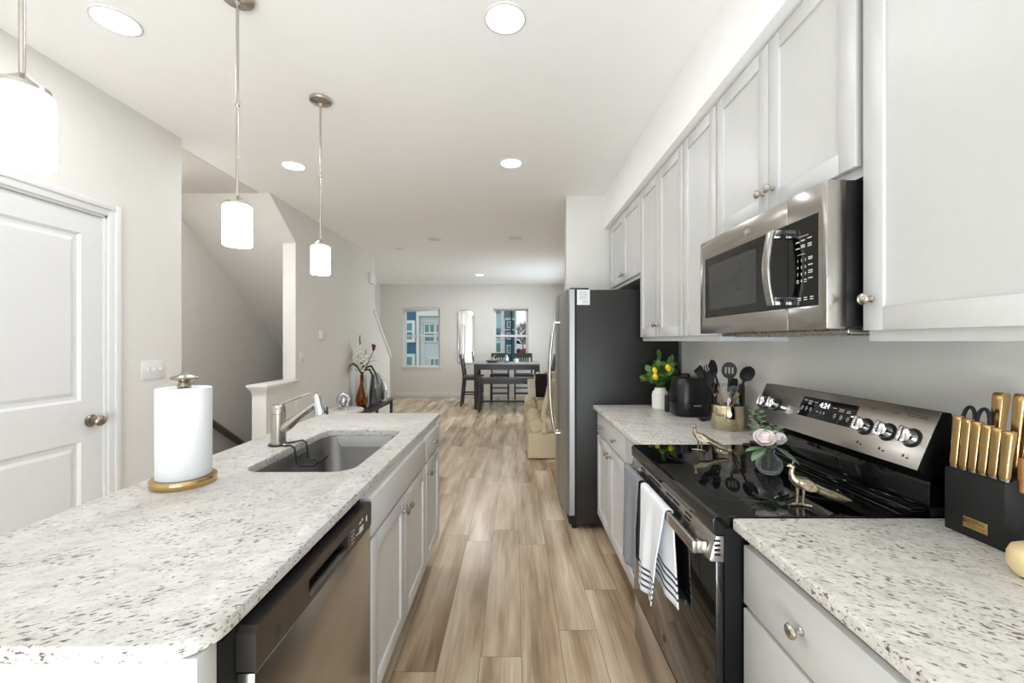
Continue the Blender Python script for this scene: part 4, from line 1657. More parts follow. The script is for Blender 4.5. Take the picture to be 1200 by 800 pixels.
b.tube(pts, .005, 8)
b.box(1.06, 1.085, 2.37, 2.395, CZ, CZ + .018, .004)
tag(obj('power_cord', b, M['black']), 'short black power cord coiled on the counter beside the utensil canister', 'cord')

# utensil canister: gold lower wall, clear upper glass
ux, uy = 1.112, 2.18
t = thing('utensil_canister', 'gold canister with clear glass rim full of black kitchen utensils', 'canister', (ux, uy, CZ))
b = MB(); b.lathe([(0, CZ), (.078, CZ), (.08, CZ + .003), (.08, CZ + .124), (.079, CZ + .126), (.077, CZ + .124), (.077, CZ + .006), (0, CZ + .006)], (ux, uy, 0), n=64)
obj('gold_wall', b, mat('polished_gold', (212, 200, 166), .1, 1.0, .12, 40), t)
b = MB(); b.lathe([(.0795, CZ + .126), (.0795, CZ + .228), (.0785, CZ + .23), (.0775, CZ + .228), (.0775, CZ + .126), (.0795, CZ + .126)], (ux, uy, 0), n=64)
obj('glass_wall', b, M['thin_glass'], t)

def utensil(kind, label, bx, by, tx, ty, tz, roll=0.0):
    """handle foot (bx,by) inside the canister, head tip (tx,ty,tz)"""
    p0 = Vector((ux + bx, uy + by, CZ + .014))
    p1 = Vector((ux + tx, uy + ty, tz))
    ax_ = (p1 - p0).normalized()
    side = Vector((.89, -.45, 0))
    side = (side - ax_ * side.dot(ax_)).normalized()
    side = Matrix.Rotation(roll, 3, ax_) @ side
    nrm = side.cross(ax_)
    Mx = Matrix.Translation(p1) @ Matrix((side, ax_, nrm)).transposed().to_4x4()
    Lh = (p1 - p0).length
    t = thing('kitchen_utensil', label, 'utensil', p0, 'utensils in the gold canister')
    hl = {'turner': .095, 'spoon': .085, 'slotted': .085, 'fork': .095, 'ladle': .08, 'server': .09}[kind]
    b = MB(); b.tube([p0, p0 + ax_ * (Lh - hl - .06)], [.0065, .0075], 12)
    obj('handle', b, M['pale_wood'], t)
    b = MB()
    b.tube([p0 + ax_ * (Lh - hl - .065), p0 + ax_ * (Lh - hl - .02), p0 + ax_ * (Lh - hl + .012)], [.0085, .006, .006], 10)
    if kind in ('spoon', 'slotted', 'ladle'):
        w = {'spoon': .031, 'slotted': .036, 'ladle': .034}[kind]
        hole = []
        if kind == 'slotted':
            # flat disc with three slots, built of strips
            n = 56
            for k in range(n):
                xa, xb = -w + 2 * w * k / n, -w + 2 * w * (k + 1) / n
                xm = (xa + xb) / 2
                hgt = (hl / 2) * math.sqrt(max(0, 1 - (xm / w) ** 2))
                yc = -hl / 2
                segs = [(yc - hgt, yc + hgt)]
                if any(lo < xm < hi for lo, hi in ((-.0195, -.0115), (-.004, .004), (.0115, .0195))):
                    segs = [(yc - hgt, yc - .016), (yc + .016, yc + hgt)]
                for a, c in segs:
                    b.box(xa, xb, a, c, -.0018, .0018, 0, 2, Mx)
        else:
            loops = []
            for k in range(11):
                f = k / 10
                yy = -hl * (1 - f)
                ww = w * math.sqrt(max(0.0, 1 - (2 * f - 1) ** 2)) + .0015
                dz = -.012 * math.sin(PI * f)
                loop = []
                for q in range(9):
                    s_ = q / 8 * 2 - 1
                    loop.append(Vector((ww * s_, yy, dz * (1 - s_ * s_) + .0016)))
                for q in range(8, -1, -1):
                    s_ = q / 8 * 2 - 1
                    loop.append(Vector((ww * s_, yy, dz * (1 - s_ * s_) - .0016)))
                loops.append(loop)
            b.loft(loops, mtx=Mx)
    elif kind == 'turner':
        for xx in (-.030, -.0175, -.005, .0075, .02):
            b.box(xx, xx + .0085, -.072, -.012, -.0016, .0016, 0, 2, Mx)
        b.box(-.031, .0305, -.014, 0, -.0016, .0016, .001, 2, Mx)
        b.prism([(-.031, -.07), (.0305, -.07), (.008, -.095), (-.008, -.095)], 'z', -.0016, .0016, 0, Mx)
    elif kind == 'fork':
        loops = []
        for k in range(7):
            f = k / 6
            ww = .008 + .02 * math.sin(PI * .5 * f)
            loops.append([Vector((ww, -.095 + .06 * f, .002 - .006 * f)), Vector((-ww, -.095 + .06 * f, .002 - .006 * f)), Vector((-ww, -.095 + .06 * f, -.002 - .006 * f)), Vector((ww, -.095 + .06 * f, -.002 - .006 * f))])
        b.loft(loops, mtx=Mx)
        for k in range(5):
            xx = -.026 + .013 * k
            t0, t1, t2 = (Mx @ Vector((xx, -.04, -.004))), (Mx @ Vector((xx, -.012, -.004))), (Mx @ Vector((xx, 0, .014)))
            b.tube([t0, t1, t2], .0034, 8)
    elif kind == 'server':
        b.prism([(-.012, -.09), (.012, -.09), (.022, -.02), (.016, 0), (-.016, 0), (-.022, -.02)], 'z', -.0018, .0018, 0, Mx)
    bmesh.ops.recalc_face_normals(b.bm, faces=list(b.bm.faces))
    obj('head', b, M['black_matte'], t)
utensil('slotted', 'black slotted spoon standing front and centre in the gold canister', -.02, -.04, -.01, -.035, 1.262, .0)
utensil('spoon', 'black solid spoon leaning right out of the gold canister', -.02, .01, .035, -.15, 1.246, .1)
utensil('spoon', 'black narrow spoon standing behind the slotted spoon in the canister', .02, .03, -.072, .03, 1.272, 1.05)
utensil('turner', 'black slotted turner leaning far left out of the gold canister', .035, -.02, -.165, -.01, 1.232, 1.0)
utensil('fork', 'black toothed pasta server leaning left out of the gold canister', .035, .02, -.1, .035, 1.243, .45)
utensil('server', 'short black flat server low between the spoons in the canister', .0, .0, .045, .02, 1.175, .5)
# whisk-like silver tool
t = thing('kitchen_utensil', 'silver wire whisk standing low in the gold canister', 'utensil', (ux + .01, uy - .02, CZ + .014), 'utensils in the gold canister')
b = MB(); b.cyl((ux + .015, uy - .025, CZ + .012), (ux + .012, uy - .04, CZ + .14), .006); obj('handle', b, M['chrome'], t)
b = MB()
for k in range(5):
    a = PI * k / 5
    c, s_ = math.cos(a), math.sin(a)
    b.tube([(ux + .012 + c * r, uy - .04 + s_ * r, z) for r, z in ((.003, CZ + .138), (.018, CZ + .175), (.02, CZ + .2), (.011, CZ + .222), (0, CZ + .228), (-.011, CZ + .222), (-.02, CZ + .2), (-.018, CZ + .175), (-.003, CZ + .138))], .0011, 6)
obj('wires', b, M['chrome'], t)

# bud vase with roses on the cooktop
gx, gy, gz = .872, 1.432, .9158
b = MB()
pf = [(0, 0), (.018, 0), (.03, .006), (.038, .02), (.04, .034), (.036, .05), (.024, .062), (.016, .068), (.0155, .078), (.019, .084), (.017, .0845), (.0135, .078), (.014, .068), (.022, .06), (.033, .049), (.037, .034), (.035, .021), (.028, .01), (.0, .006)]
b.lathe(pf, (gx, gy, gz), n=144, flute=lambda a, z: 1 + .035 * math.cos(18 * a) if z < .066 else 1)
tag(obj('bud_vase', b, ribbed_glass(), sharp=60), 'small ribbed clear glass bud vase on the black cooktop', 'vase')
t = thing('flower_bouquet', 'small bouquet of blush roses and grey-green leaves in the bud vase', 'flowers', (gx, gy, gz + .08))
rnd = random.Random(5)
st = MB()
heads = [(-.036, -.03, .125, .030), (.014, -.02, .126, .024), (.036, .012, .108, .018)]
for hx_, hy_, hz_, r in heads:
    st.tube([(gx + hx_ * .1, gy + hy_ * .1, gz + .02), (gx + hx_ * .15, gy + hy_ * .15, gz + .085), (gx + hx_, gy + hy_, gz + hz_ - r * .6)], .0018, 6)
    b = MB()
    c = Vector((gx + hx_, gy + hy_, gz + hz_))
    dirv = Vector((hx_ * 4, hy_ * 5 - .25, .5)).normalized()
    q = Vector((0, 0, 1)).rotation_difference(dirv).to_matrix().to_4x4()
    b.ball(c, r * .45, 12, (1, 1, 1.1))
    for lay, (cnt, rad, op) in enumerate(((3, .36, .1), (5, .68, .45), (6, 1.02, .95))):
        for k in range(cnt):
            a = 2 * PI * k / cnt + lay * .7
            def pet(u, v, a=a, rad=rad, op=op):
                ang = a + (u - .5) * (2.4 * PI / cnt)
                h_ = v * r * 1.05
                rr = r * rad * (.35 + .65 * math.sin(v * PI * .5)) + r * op * .25 * max(0, v - .6)
                p = Vector((rr * math.cos(ang), rr * math.sin(ang), -r * .55 + h_ * (1.05 - .28 * op) + r * .22 * math.sin(PI * u) * v + r * .06 * math.sin(a * 7)))
                return c + (q @ p)
            b.grid(pet, 5, 5)
    obj('rose', b, M['rose'], t, sharp=180, solid=.0008)
lf = MB()
for k in range(40):
    a = rnd.random() * 2 * PI
    r = .012 + rnd.random() * .03
    base = Vector((gx + r * .5 * math.cos(a), gy + r * .5 * math.sin(a), gz + .09 + rnd.random() * .05))
    d = Vector((math.cos(a), math.sin(a), .4 + rnd.random() * .9)).normalized()
    lf.blade(base, base + d * (.025 + rnd.random() * .02), .014 + rnd.random() * .006, bend=.2)
for (dx, dy, dz, w) in ((-.07, -.03, -.028, .034), (-.075, -.01, .0, .03), (.055, -.06, -.03, .034), (.06, .0, -.01, .022)):
    base = Vector((gx + dx * .3, gy + dy * .3, gz + .09))
    lf.blade(base, base + Vector((dx * .85, dy * .8, dz)), w, bend=.15)
obj('leaves', lf, M['leaf_grey'], t, sharp=60)
lf2 = MB()
for k in range(26):
    f = k / 25
    a = k * 2.4
    base = Vector((gx - .03 + .012 * math.cos(a), gy + .02 + .012 * math.sin(a), gz + .12 + .10 * f))
    lf2.blade(base, base + Vector((math.cos(a) * .016, math.sin(a) * .016, .008)), .013, bend=.1)
for k in range(16):
    f = k / 15
    a = k * 2.4
    base = Vector((gx + .04 + .01 * math.cos(a), gy + .02 + .01 * math.sin(a), gz + .10 + .06 * f))
    lf2.blade(base, base + Vector((math.cos(a) * .014, math.sin(a) * .014, .008)), .012, bend=.1)
obj('eucalyptus', lf2, M['leaf_grey'], t, sharp=60)
st.tube([(gx - .003, gy + .003, gz + .02), (gx - .006, gy + .005, gz + .085), (gx - .03, gy + .02, gz + .225)], .0015, 6)
st.tube([(gx + .003, gy + .003, gz + .02), (gx + .006, gy + .005, gz + .085), (gx + .04, gy + .02, gz + .165)], .0015, 6)
obj('stems', st, M['stem'], t)

# antique gold peacocks
def peacock(label, x, y, z, H, ang, tail_dir, twig=True):
    t = thing('peacock_figurine', label, 'figurine', (x, y, z))
    k = H / .125
    R = Matrix.Translation(Vector((x, y, z))) @ Matrix.Rotation(ang, 4, 'Z') @ Matrix.Scale(k, 4)
    def P(a): return R @ Vector(a)
    b = MB()
    # body flows into neck and head (forward = -X, tail = +X)
    spine = [(.056, 0, .046), (.035, 0, .056), (.015, 0, .066), (-.004, 0, .070), (-.016, 0, .080), (-.020, 0, .094), (-.018, 0, .106), (-.016, 0, .113), (-.024, 0, .116), (-.032, 0, .115)]
    rad = [.006, .014, .0185, .0175, .0115, .0075, .006, .0075, .006, .0015]
    b.tube([P(p) for p in spine], [r * k for r in rad], 16)
    obj('body', b, M['antique'], t)
    b = MB()
    for dy in (-.004, 0, .004):
        b.tube([P((-.017, 0, .118)), P((-.014, dy, .129))], [.0008 * k, .0016 * k], 6)
    obj('crest', b, M['antique'], t)
    b = MB()
    tl = [(.03, 0, .06), (.06, 0, .046), (.09, 0, .034), (.115, 0, .026), (.135, 0, .022)]
    b.tube([P(p) for p in tl], [.012 * k, .012 * k, .013 * k, .012 * k, .004 * k], 12, flat=.55)
    for i in range(7):
        yy = (i - 3) * .004
        b.tube([P((.04, yy, .066)), P((.09, yy * 1.4, .043)), P((.128, yy * 1.6, .028))], .0022 * k, 6)
    obj('tail', b, M['antique'], t)
    b = MB()
    for sy in (-1, 1):
        b.blade(P((-.008, sy * .014, .074)), P((.045, sy * .015, .052)), .03 * k, up=(0, 0, 1) if False else (R.to_3x3() @ Vector((0, sy, .35))), bend=.05, thick=.002)
    obj('wings', b, M['antique'], t)
    for dx in (-.004, .012):
        b = MB()
        b.tube([P((dx, 0, .055)), P((dx + .001, 0, .03)), P((dx - .001, 0, .006))], [.0055 * k, .0032 * k, .0032 * k], 10)
        for fy in (-.006, 0, .006):
            b.tube([P((dx, 0, .006)), P((dx - .011, fy, .003))], [.0026 * k, .0018 * k], 6)
        obj('leg', b, M['antique'], t)
    b = MB()
    b.tube([P((-.03, -.008, .004)), P((-.01, 0, .0035)), P((.012, .002, .0035)), P((.03, -.012, .004))], [.0026 * k, .0036 * k, .0036 * k, .004 * k], 10)
    obj('perch', b, M['antique'], t)
peacock('antique gold peacock figurine on the near edge of the cooktop, tail towards the wall', .785, 1.155, .9158, .118, math.radians(-8), 1)
peacock('antique gold peacock figurine on the far edge of the cooktop, near the utensil canister', .765, 1.735, .9158, .108, math.radians(-38), 1)

# knife block
kx0, kx1, ky0, ky1 = 1.056, 1.19, .900, 1.028
t = thing('knife_block', 'black knife block with gold name plate, wooden sides at the back', 'knife block', (1.12, .964, CZ))
b = MB()
b.prism([(kx0, CZ), (kx1, CZ), (kx1, CZ + .176), (kx0 + .05, CZ + .165), (kx0 + .012, CZ + .151), (kx0, CZ + .148)], 'y', ky0, ky1, .003)
obj('body', b, M['black_matte'], t)
for ya, yb in ((ky1 - .004, ky1 + .006), (ky0 - .006, ky0 + .004)):
    b = MB(); b.box(kx0 + .03, kx0 + .05, ya, yb, CZ + .13, CZ + .205, .002)
    obj('wood_side', b, M['wood'], t)
b = MB(); b.box(kx0 - .0015, kx0 + .001, .932, .984, CZ + .022, CZ + .047, .0006)
pl = obj('name_plate', b, M['gold'], t)
b = MB()
for k in range(7):
    b.box(kx0 - .0019, kx0 - .0014, .940 + k * .0055, .9425 + k * .0055, CZ + .036, CZ + .042)
for k in range(9):
    b.box(kx0 - .0019, kx0 - .0014, .938 + k * .0045, .9405 + k * .0045, CZ + .028, CZ + .031)
obj('plate_engraving', b, mat('engraved_gold', (150, 122, 70), .4, .8), pl)
GK = 'gold handled knives in the black block'
def knife(label, x, y, z0, z1, lean, w=.0188, d=.014):
    t = thing('knife', label, 'knife', (x, y, z0), GK)
    b = MB()
    L = []
    for f, s in ((0, .82), (.06, .95), (.3, .92), (.6, .98), (.9, 1.1), (.97, 1.08), (1, .9)):
        zz = z0 + (z1 - z0) * f
        xx = x + lean * f
        L.append(rrect(xx, y, d * .5 * s, w * .5 * s, .0035, zz, 3))
    b.loft(L)
    obj('handle', b, M['gold'], t)
    b = MB(); b.box(x - .003, x + .003, y - w * .42, y + w * .42, z0 - .006, z0 + .003, .001)
    obj('bolster', b, M['chrome'], t)
ordn = ['first', 'second', 'third', 'fourth', 'fifth', 'sixth']
for i in range(6):
    y = 1.013 - i * .0206
    knife('gold steak knife handle in front row of block, %s from the scissors' % ordn[i], kx0 + .010, y, CZ + .155, CZ + .275 - .003 * i, .012)
knife('tall gold knife handle right behind the scissors in the back of the block', 1.13, .985, CZ + .176, CZ + .335, .018, .022, .02)
knife('tall gold knife handle, middle of the back of the block', 1.12, .936, CZ + .176, CZ + .338, .018, .02, .02)
knife('tall gold knife handle at the near end of the back of the block', 1.125, .912, CZ + .176, CZ + .336, .018, .022, .02)
t = thing('scissors', 'black-handled kitchen scissors in the knife block beside the range', 'scissors', (1.1, 1.012, CZ + .16))
for dy in (-.0155, .0155):
    b = MB()
    ring = []
    for k in range(20):
        a = 2 * PI * k / 20
        ring.append((1.112 + .004 * math.sin(a), 1.008 + dy + .0135 * math.cos(a), CZ + .262 + .033 * math.sin(a)))
    b.tube(ring, .0042, 10, closed=True)
    b.tube([(1.112, 1.008 + dy * .9, CZ + .232), (1.108, 1.008 + dy * .4, CZ + .2), (1.106, 1.008 + dy * .15, CZ + .17)], .0048, 8)
    obj('handle', b, M['black_matte'], t)
b = MB(); b.box(1.103, 1.108, 1.0, 1.016, CZ + .150, CZ + .19, .001); obj('blades', b, M['chrome'], t)

# cream ceramic jar
jx, jy = 1.012, .80
t = thing('ceramic_jar', 'squat cream ceramic jar with loop handle and black script at the knife block', 'jar', (jx, jy, CZ))
b = MB(); b.lathe([(0, CZ), (.03, CZ), (.04, CZ + .004), (.047, CZ + .018), (.047, CZ + .04), (.042, CZ + .053), (.03, CZ + .06), (.0, CZ + .061)], (jx, jy, 0), n=48)
jar = obj('body', b, M['cream_ceramic'], t)
b = MB(); b.tube([(jx, jy + .024, CZ + .057), (jx, jy + .024, CZ + .072), (jx, jy + .018, CZ + .079), (jx, jy - .018, CZ + .079), (jx, jy - .024, CZ + .072), (jx, jy - .024, CZ + .057)], .005, 12)
obj('loop_handle', b, M['cream_ceramic'], t)
b = MB()
def onjar(a, z): return (jx + .0475 * math.cos(a), jy + .0475 * math.sin(a), z)
A0 = math.radians(-142)
pts = [onjar(A0 - .38 + .045 * k, CZ + .022 + .004 * math.sin(k * .9)) for k in range(18)]
b.tube(pts, .0011, 6)
b.tube([onjar(A0 - .2, CZ + .022), onjar(A0 - .11, CZ + .036), onjar(A0 - .07, CZ + .04), onjar(A0 - .05, CZ + .03), onjar(A0, CZ + .021)], .0012, 6)
b.tube([onjar(A0 + .08, CZ + .026), onjar(A0 + .12, CZ + .032), onjar(A0 + .16, CZ + .026), onjar(A0 + .12, CZ + .021), onjar(A0 + .08, CZ + .026)], .0011, 6)
obj('script', b, M['black'], jar)

# ================================================================ LIVING AND DINING
def P(u, v, Y):
    return Vector(((u - 603) * Y / 490, Y, CAM_H + (399.5 - v) * Y / 490))

# console bench by the stair wall
t = thing('console_table', 'low black console table against the stair wall', 'console table', (-2.09, 6.1, 0))
tz = .455
b = MB(); b.box(-2.235, -1.965, 5.45, 6.76, tz - .035, tz, .003); obj('table_top', b, mat('black_lacquer', (40, 38, 42), .15, 0, .05), t)
for x in (-2.215, -1.985):
    for y in (5.475, 6.735):
        b = MB(); b.box(x - .02, x + .02, y - .02, y + .02, 0, tz - .035, .002); obj('leg', b, M['dark_wood'], t)
b = MB()
for x in (-2.225, -1.985):
    b.box(x, x + .012, 5.49, 6.72, tz - .075, tz - .034)
obj('apron', b, M['dark_wood'], t)
# pale side table
t = thing('side_table', 'small pale round side table behind the island, beside the console', 'side table', (-2.02, 5.0, 0))
b = MB(); b.lathe([(0, .53), (.20, .53), (.205, .538), (.205, .555), (.2, .56), (0, .56)], (-2.02, 5.0, 0), n=40); obj('table_top', b, M['white_ceramic'], t)
b = MB(); b.lathe([(0, 0), (.13, 0), (.13, .02), (.03, .04), (.025, .53), (0, .53)], (-2.02, 5.0, 0), n=28); obj('pedestal', b, M['white_ceramic'], t)
# silver sculpture
t = thing('silver_sculpture', 'small round silver sculpture on the pale side table', 'sculpture', (-2.05, 5.0, .56))
b = MB(); b.box(-2.10, -2.0, 4.96, 5.04, .56, .575, .004); obj('plinth', b, M['silver_foil'], t)
b = MB()
b.tube([(-2.05 + .062 * math.cos(a), 5.0 + .01 * math.sin(a * 2), .655 + .085 * math.sin(a)) for a in [2 * PI * k / 24 for k in range(24)]], .02, 12, closed=True)
b.ball((-2.06, 5.0, .645), .048, 16, (1, .5, 1.2))
obj('ring', b, M['silver_foil'], t)

# amber vase with flowers
vx, vy = -2.13, 5.83
b = MB()
pf = [(0, 0), (.05, 0), (.068, .02), (.082, .075), (.084, .11), (.076, .165), (.055, .225), (.034, .285), (.026, .33), (.024, .42), (.030, .445), (.027, .445), (.021, .42), (.023, .33), (.030, .29), (.05, .228), (.071, .165), (.079, .11), (.077, .076), (.063, .025), (0, .012)]
b.lathe(pf, (vx, vy, tz), n=40)
tag(obj('bottle_vase', b, M['amber'], sharp=60), 'amber glass bottle vase holding flowers on the black console table', 'vase')
t = thing('flower_arrangement', 'white delphinium stems with a red bud and long dark leaves in amber vase', 'flowers', (vx, vy, tz + .43))
rnd = random.Random(3)
st = MB()
stems = [((0, 0), (-.02, -.02, .98)), ((.005, .005), (-.075, .02, .86)), ((-.005, .0), (.06, .0, .80)), ((.0, .005), (.165, -.01, .78))]
for (bx, by), (tx, ty, tzz) in stems:
    st.tube([(vx + bx, vy + by, tz + .05), (vx + bx * .5, vy + by, tz + .43), (vx + tx * .5, vy + ty * .5, tz + .6), (vx + tx, vy + ty, tz + tzz)], .005, 6)
obj('stems', st, M['leaf_dark'], t)
b = MB()
for (tx, ty, z0, z1, n) in ((-.02, -.02, .55, .86, 34), (-.085, .02, .5, .8, 40), (.05, 0, .48, .72, 20)):
    for k in range(n):
        f = k / (n - 1)
        a = k * 2.4
        c = Vector((vx + tx * (.45 + .55 * f) + .035 * math.cos(a) * (1.15 - .5 * f), vy + ty + .03 * math.sin(a), tz + z0 + (z1 - z0) * f))
        for q in range(5):
            aa = q * 2 * PI / 5 + a
            face = Vector((math.cos(a) * .6 + .3, math.sin(a) * .6 - .8, .2)).normalized()
            s1 = face.cross(Vector((0, 0, 1))).normalized()
            s2 = s1.cross(face)
            b.blade(c, c + (s1 * math.cos(aa) + s2 * math.sin(aa)) * .027 + face * .008, .026, up=face, bend=-.1)
obj('blossoms', b, M['white_petal'], t, sharp=60)
b = MB()
for k in range(9):
    a = k * 2.4
    c = Vector((vx + .165, vy - .01, tz + .77 + .008 * k))
    b.blade(c, c + Vector((math.cos(a) * .03 + .01, math.sin(a) * .03, .055)), .034, bend=.1)
obj('red_bud', b, M['red_petal'], t, sharp=60)
b = MB()
for k in range(14):
    f = k / 13
    a = k * 2.4
    c = Vector((vx - .02, vy - .02, tz + .84 + .14 * f))
    b.blade(c, c + Vector((math.cos(a) * .03 * (1 - .6 * f), math.sin(a) * .03 * (1 - .6 * f), .02)), .018, bend=.1)
for (tx, ty, tzz) in ((.12, -.03, .66), (.2, -.02, .70), (.05, -.05, .62), (.08, -.04, .58), (.14, .0, .74), (-.03, -.05, .75), (.02, -.05, .66)):
    base = Vector((vx + tx * .5, vy + ty * .5, tz + tzz - .08))
    b.blade(base, base + Vector((tx * .6, ty, .06)), .03, bend=.3)
# long arching leaves
for pts in ([(0, 0, .44), (-.03, -.07, .56), (-.06, -.16, .61), (-.075, -.25, .58), (-.08, -.29, .5)],
            [(.0, 0, .44), (.07, -.02, .55), (.14, -.03, .57), (.20, -.04, .48), (.25, -.05, .32)],
            [(.0, 0, .44), (.06, -.02, .52), (.12, -.03, .52), (.17, -.04, .42), (.19, -.05, .30)]):
    b.tube([(vx + p[0], vy + p[1], tz + p[2]) for p in pts], [.008, .014, .016, .013, .004], 8, flat=.3)
obj('leaves', b, M['leaf_dark'], t, sharp=60)
# slim silver vases / sculpture beside it
b = MB(); b.lathe([(0, 0), (.05, 0), (.06, .04), (.05, .2), (.03, .32), (.022, .40), (.025, .42), (.02, .42), (.018, .4), (0, .39)], (-2.075, 6.12, tz), n=32)
tag(obj('bottle_vase', b, M['smoke'], sharp=60), 'smoky grey glass bottle vase right behind the amber vase', 'vase')
t = thing('silver_sculpture', 'tall hammered silver sculpture leaning at the back of the black console table', 'sculpture', (-2.06, 6.4, tz))
b = MB()
L = []
for k in range(9):
    f = k / 8
    w = .05 + .075 * math.sin(PI * (f * .85 + .1))
    L.append(rrect(-2.04 - .09 * f, 6.4 + .02 * f, w, .02, .018, tz + .43 * f, 4))
b.loft(L)
obj('figure', b, M['silver_foil'], t)
b = MB(); b.box(-2.12, -1.99, 6.34, 6.46, tz, tz + .015, .004); obj('plinth', b, M['silver_foil'], t)

# ---- armchairs
def armchair(label, x, y, wing=.155):
    t = thing('armchair', label, 'armchair', (x + .4, y + .4, 0), 'slipcovered armchairs in the living area')
    W_, Dp = .80, .80
    def rolled_arm(x0, sgn):
        b = MB()
        n = 20
        cxx, czz, r = x0 + .084, .395, .086
        prof = [(x0 + .165, .26), (x0 + .165, .37)]
        prof += [(cxx + r * math.cos(a), czz + r * math.sin(a)) for a in [math.radians(-5 + 235 * k / n) for k in range(n + 1)]]
        prof += [(x0 + .025, .26)]
        def sc(i):
            cx0 = sum(p[0] for p in prof) / len(prof); cz0 = sum(p[1] for p in prof) / len(prof)
            return [(cx0 + (p[0] - cx0) * i, cz0 + (p[1] - cz0) * i) for p in prof]
        L = []
        for yy, s in ((y + .005, .86), (y, .93), (y + .012, 1.0), (y + .35, 1.01), (y + .7, 1.0), (y + .72, .95)):
            L.append([Vector((p[0], yy, p[1])) for p in sc(s)])
        b.loft(L)
        if sgn > 0:
            b.xf(Matrix.Translation(Vector((2 * x + W_, 0, 0))) @ Matrix.Scale(-1, 4, (1, 0, 0)))
            bmesh.ops.recalc_face_normals(b.bm, faces=list(b.bm.faces))
        arm = obj('arm', b, M['linen'], t, sharp=70)
        b = MB()
        cc = cxx if sgn < 0 else 2 * x + W_ - cxx
        b.lathe([(0, 0), (.066, 0), (.074, .006), (.076, .016), (.076, .03), (0, .03)], (cc, y - .014, .388), (0, 1, 0), 32)
        obj('scroll_panel', b, M['linen'], arm)
        return arm
    rolled_arm(x, -1)
    rolled_arm(x, 1)
    b = MB()
    L = []
    for z, o, wv in ((.015, .014, .006), (.10, .009, .004), (.22, .003, .001), (.28, 0, 0), (.30, -.01, 0)):
        lp = rrect(x + W_ / 2, y + Dp / 2, W_ / 2 + o, Dp / 2 + o, .04, z, 6)
        L.append([p + Vector((wv * math.sin(p.y * 40), wv * math.sin(p.x * 40), 0)) for p in lp])
    b.loft(L)
    obj('skirt', b, M['linen'], t, sharp=60)
    b = MB()
    for xx in (x + .06, x + W_ - .06):
        for yy in (y + .06, y + Dp - .06):
            b.cyl((xx, yy, 0), (xx, yy, .05), .02)
    obj('feet', b, M['dark_wood'], t)
    b = MB(); b.box(x + .17, x + W_ - .17, y + .0, y + .62, .30, .46, .05, 4); obj('seat_cushion', b, M['linen'], t)
    b = MB()
    b.prism([(y + .52, .3), (y + Dp - .02, .3), (y + Dp + .06, .80), (y + Dp + .02, .86), (y + Dp - .07, .86), (y + Dp - .11, .8)], 'x', x + .315, x + W_ - .06, .03)
    obj('backrest', b, M['linen'], t)
    b = MB()
    for xx in (x + wing, x + W_ - wing - .06):
        L = []
        for (yy, zz, r, dx) in ((y - .005, .31, .03, 0), (y + .0, .40, .034, -.005), (y + .18, .46, .036, .0), (y + .36, .54, .042, .035), (y + .52, .66, .046, .085), (y + .64, .78, .044, .12), (y + .72, .83, .03, .13)):
            L.append((xx + .03 + (dx if xx < x + .4 else -dx), yy, zz, r))
        b.tube([(p[0], p[1], p[2]) for p in L], [p[3] for p in L], 14)
    obj('wings', b, M['linen'], t)
    return t
armchair('cream slipcovered armchair with rolled arm, nearest one beside the refrigerator', .165, 4.85)
armchair('cream slipcovered armchair farther back beside the dining bench, holding a black pillow', .165, 6.30, .06)
def pillow(label, c, w, h, d, m, rx, rz):
    b = MB()
    n = 14
    def f(s):
        def g(u, v):
            a, e = u * 2 - 1, v * 2 - 1
            pin = 1 - .06 * (a * a) * (e * e)
            th = d * (max(0, (1 - a ** 4)) * max(0, (1 - e ** 4))) ** .5
            return Vector((a * w / 2 * (1 - .05 * e * e), s * th / 2, e * h / 2 * (1 - .05 * a * a)))
        return g
    b.grid(f(-1), n, n); b.grid(f(1), n, n)
    bmesh.ops.remove_doubles(b.bm, verts=list(b.bm.verts), dist=1e-5)
    bmesh.ops.recalc_face_normals(b.bm, faces=list(b.bm.faces))
    b.xf(Matrix.Translation(Vector(c)) @ Matrix.Rotation(rz, 4, 'Z') @ Matrix.Rotation(rx, 4, 'X'))
    return tag(obj('throw_pillow', b, m, sharp=70), label, 'pillow')
pillow('black throw pillow standing on the farther cream armchair', (.46, 6.60, .67), .27, .38, .11, M['black_cloth'], math.radians(-14), 0)
pillow('small cream woven pillow leaning on the arm beside the black pillow', (.262, 6.43, .64), .13, .30, .06, M['throw'], math.radians(-10), math.radians(20))

# ---- dining set
DW = M['dark_wood']
tx0, tx1, ty0, ty1, tzt = -.83, .52, 8.42, 9.30, .92
t = thing('dining_table', 'counter-height dark dining table with pale grey top below the far window', 'dining table', ((tx0 + tx1) / 2, (ty0 + ty1) / 2, 0))
b = MB(); b.box(tx0, tx1, ty0, ty1, tzt - .03, tzt, .004); obj('table_top', b, M['table_top'], t)
b = MB()
b.box(tx0 + .03, tx1 - .03, ty0 + .03, ty0 + .055, tzt - .13, tzt - .03)
b.box(tx0 + .03, tx1 - .03, ty1 - .055, ty1 - .03, tzt - .13, tzt - .03)
b.box(tx0 + .03, tx0 + .055, ty0 + .05, ty1 - .05, tzt - .13, tzt - .03)
b.box(tx1 - .055, tx1 - .03, ty0 + .05, ty1 - .05, tzt - .13, tzt - .03)
obj('apron', b, DW, t)
for x in (tx0 + .01, tx1 - .085):
    for y in (ty0 + .01, ty1 - .085):
        b = MB(); b.loft([rrect(x + .0375, y + .0375, .03, .03, .004, 0, 2), rrect(x + .0375, y + .0375, .0375, .0375, .004, tzt - .14, 2), rrect(x + .0375, y + .0375, .0375, .0375, .004, tzt - .03, 2)])
        obj('leg', b, DW, t)
bx0, bx1, by0, by1, bz = -.72, .40, 8.0, 8.36, .655
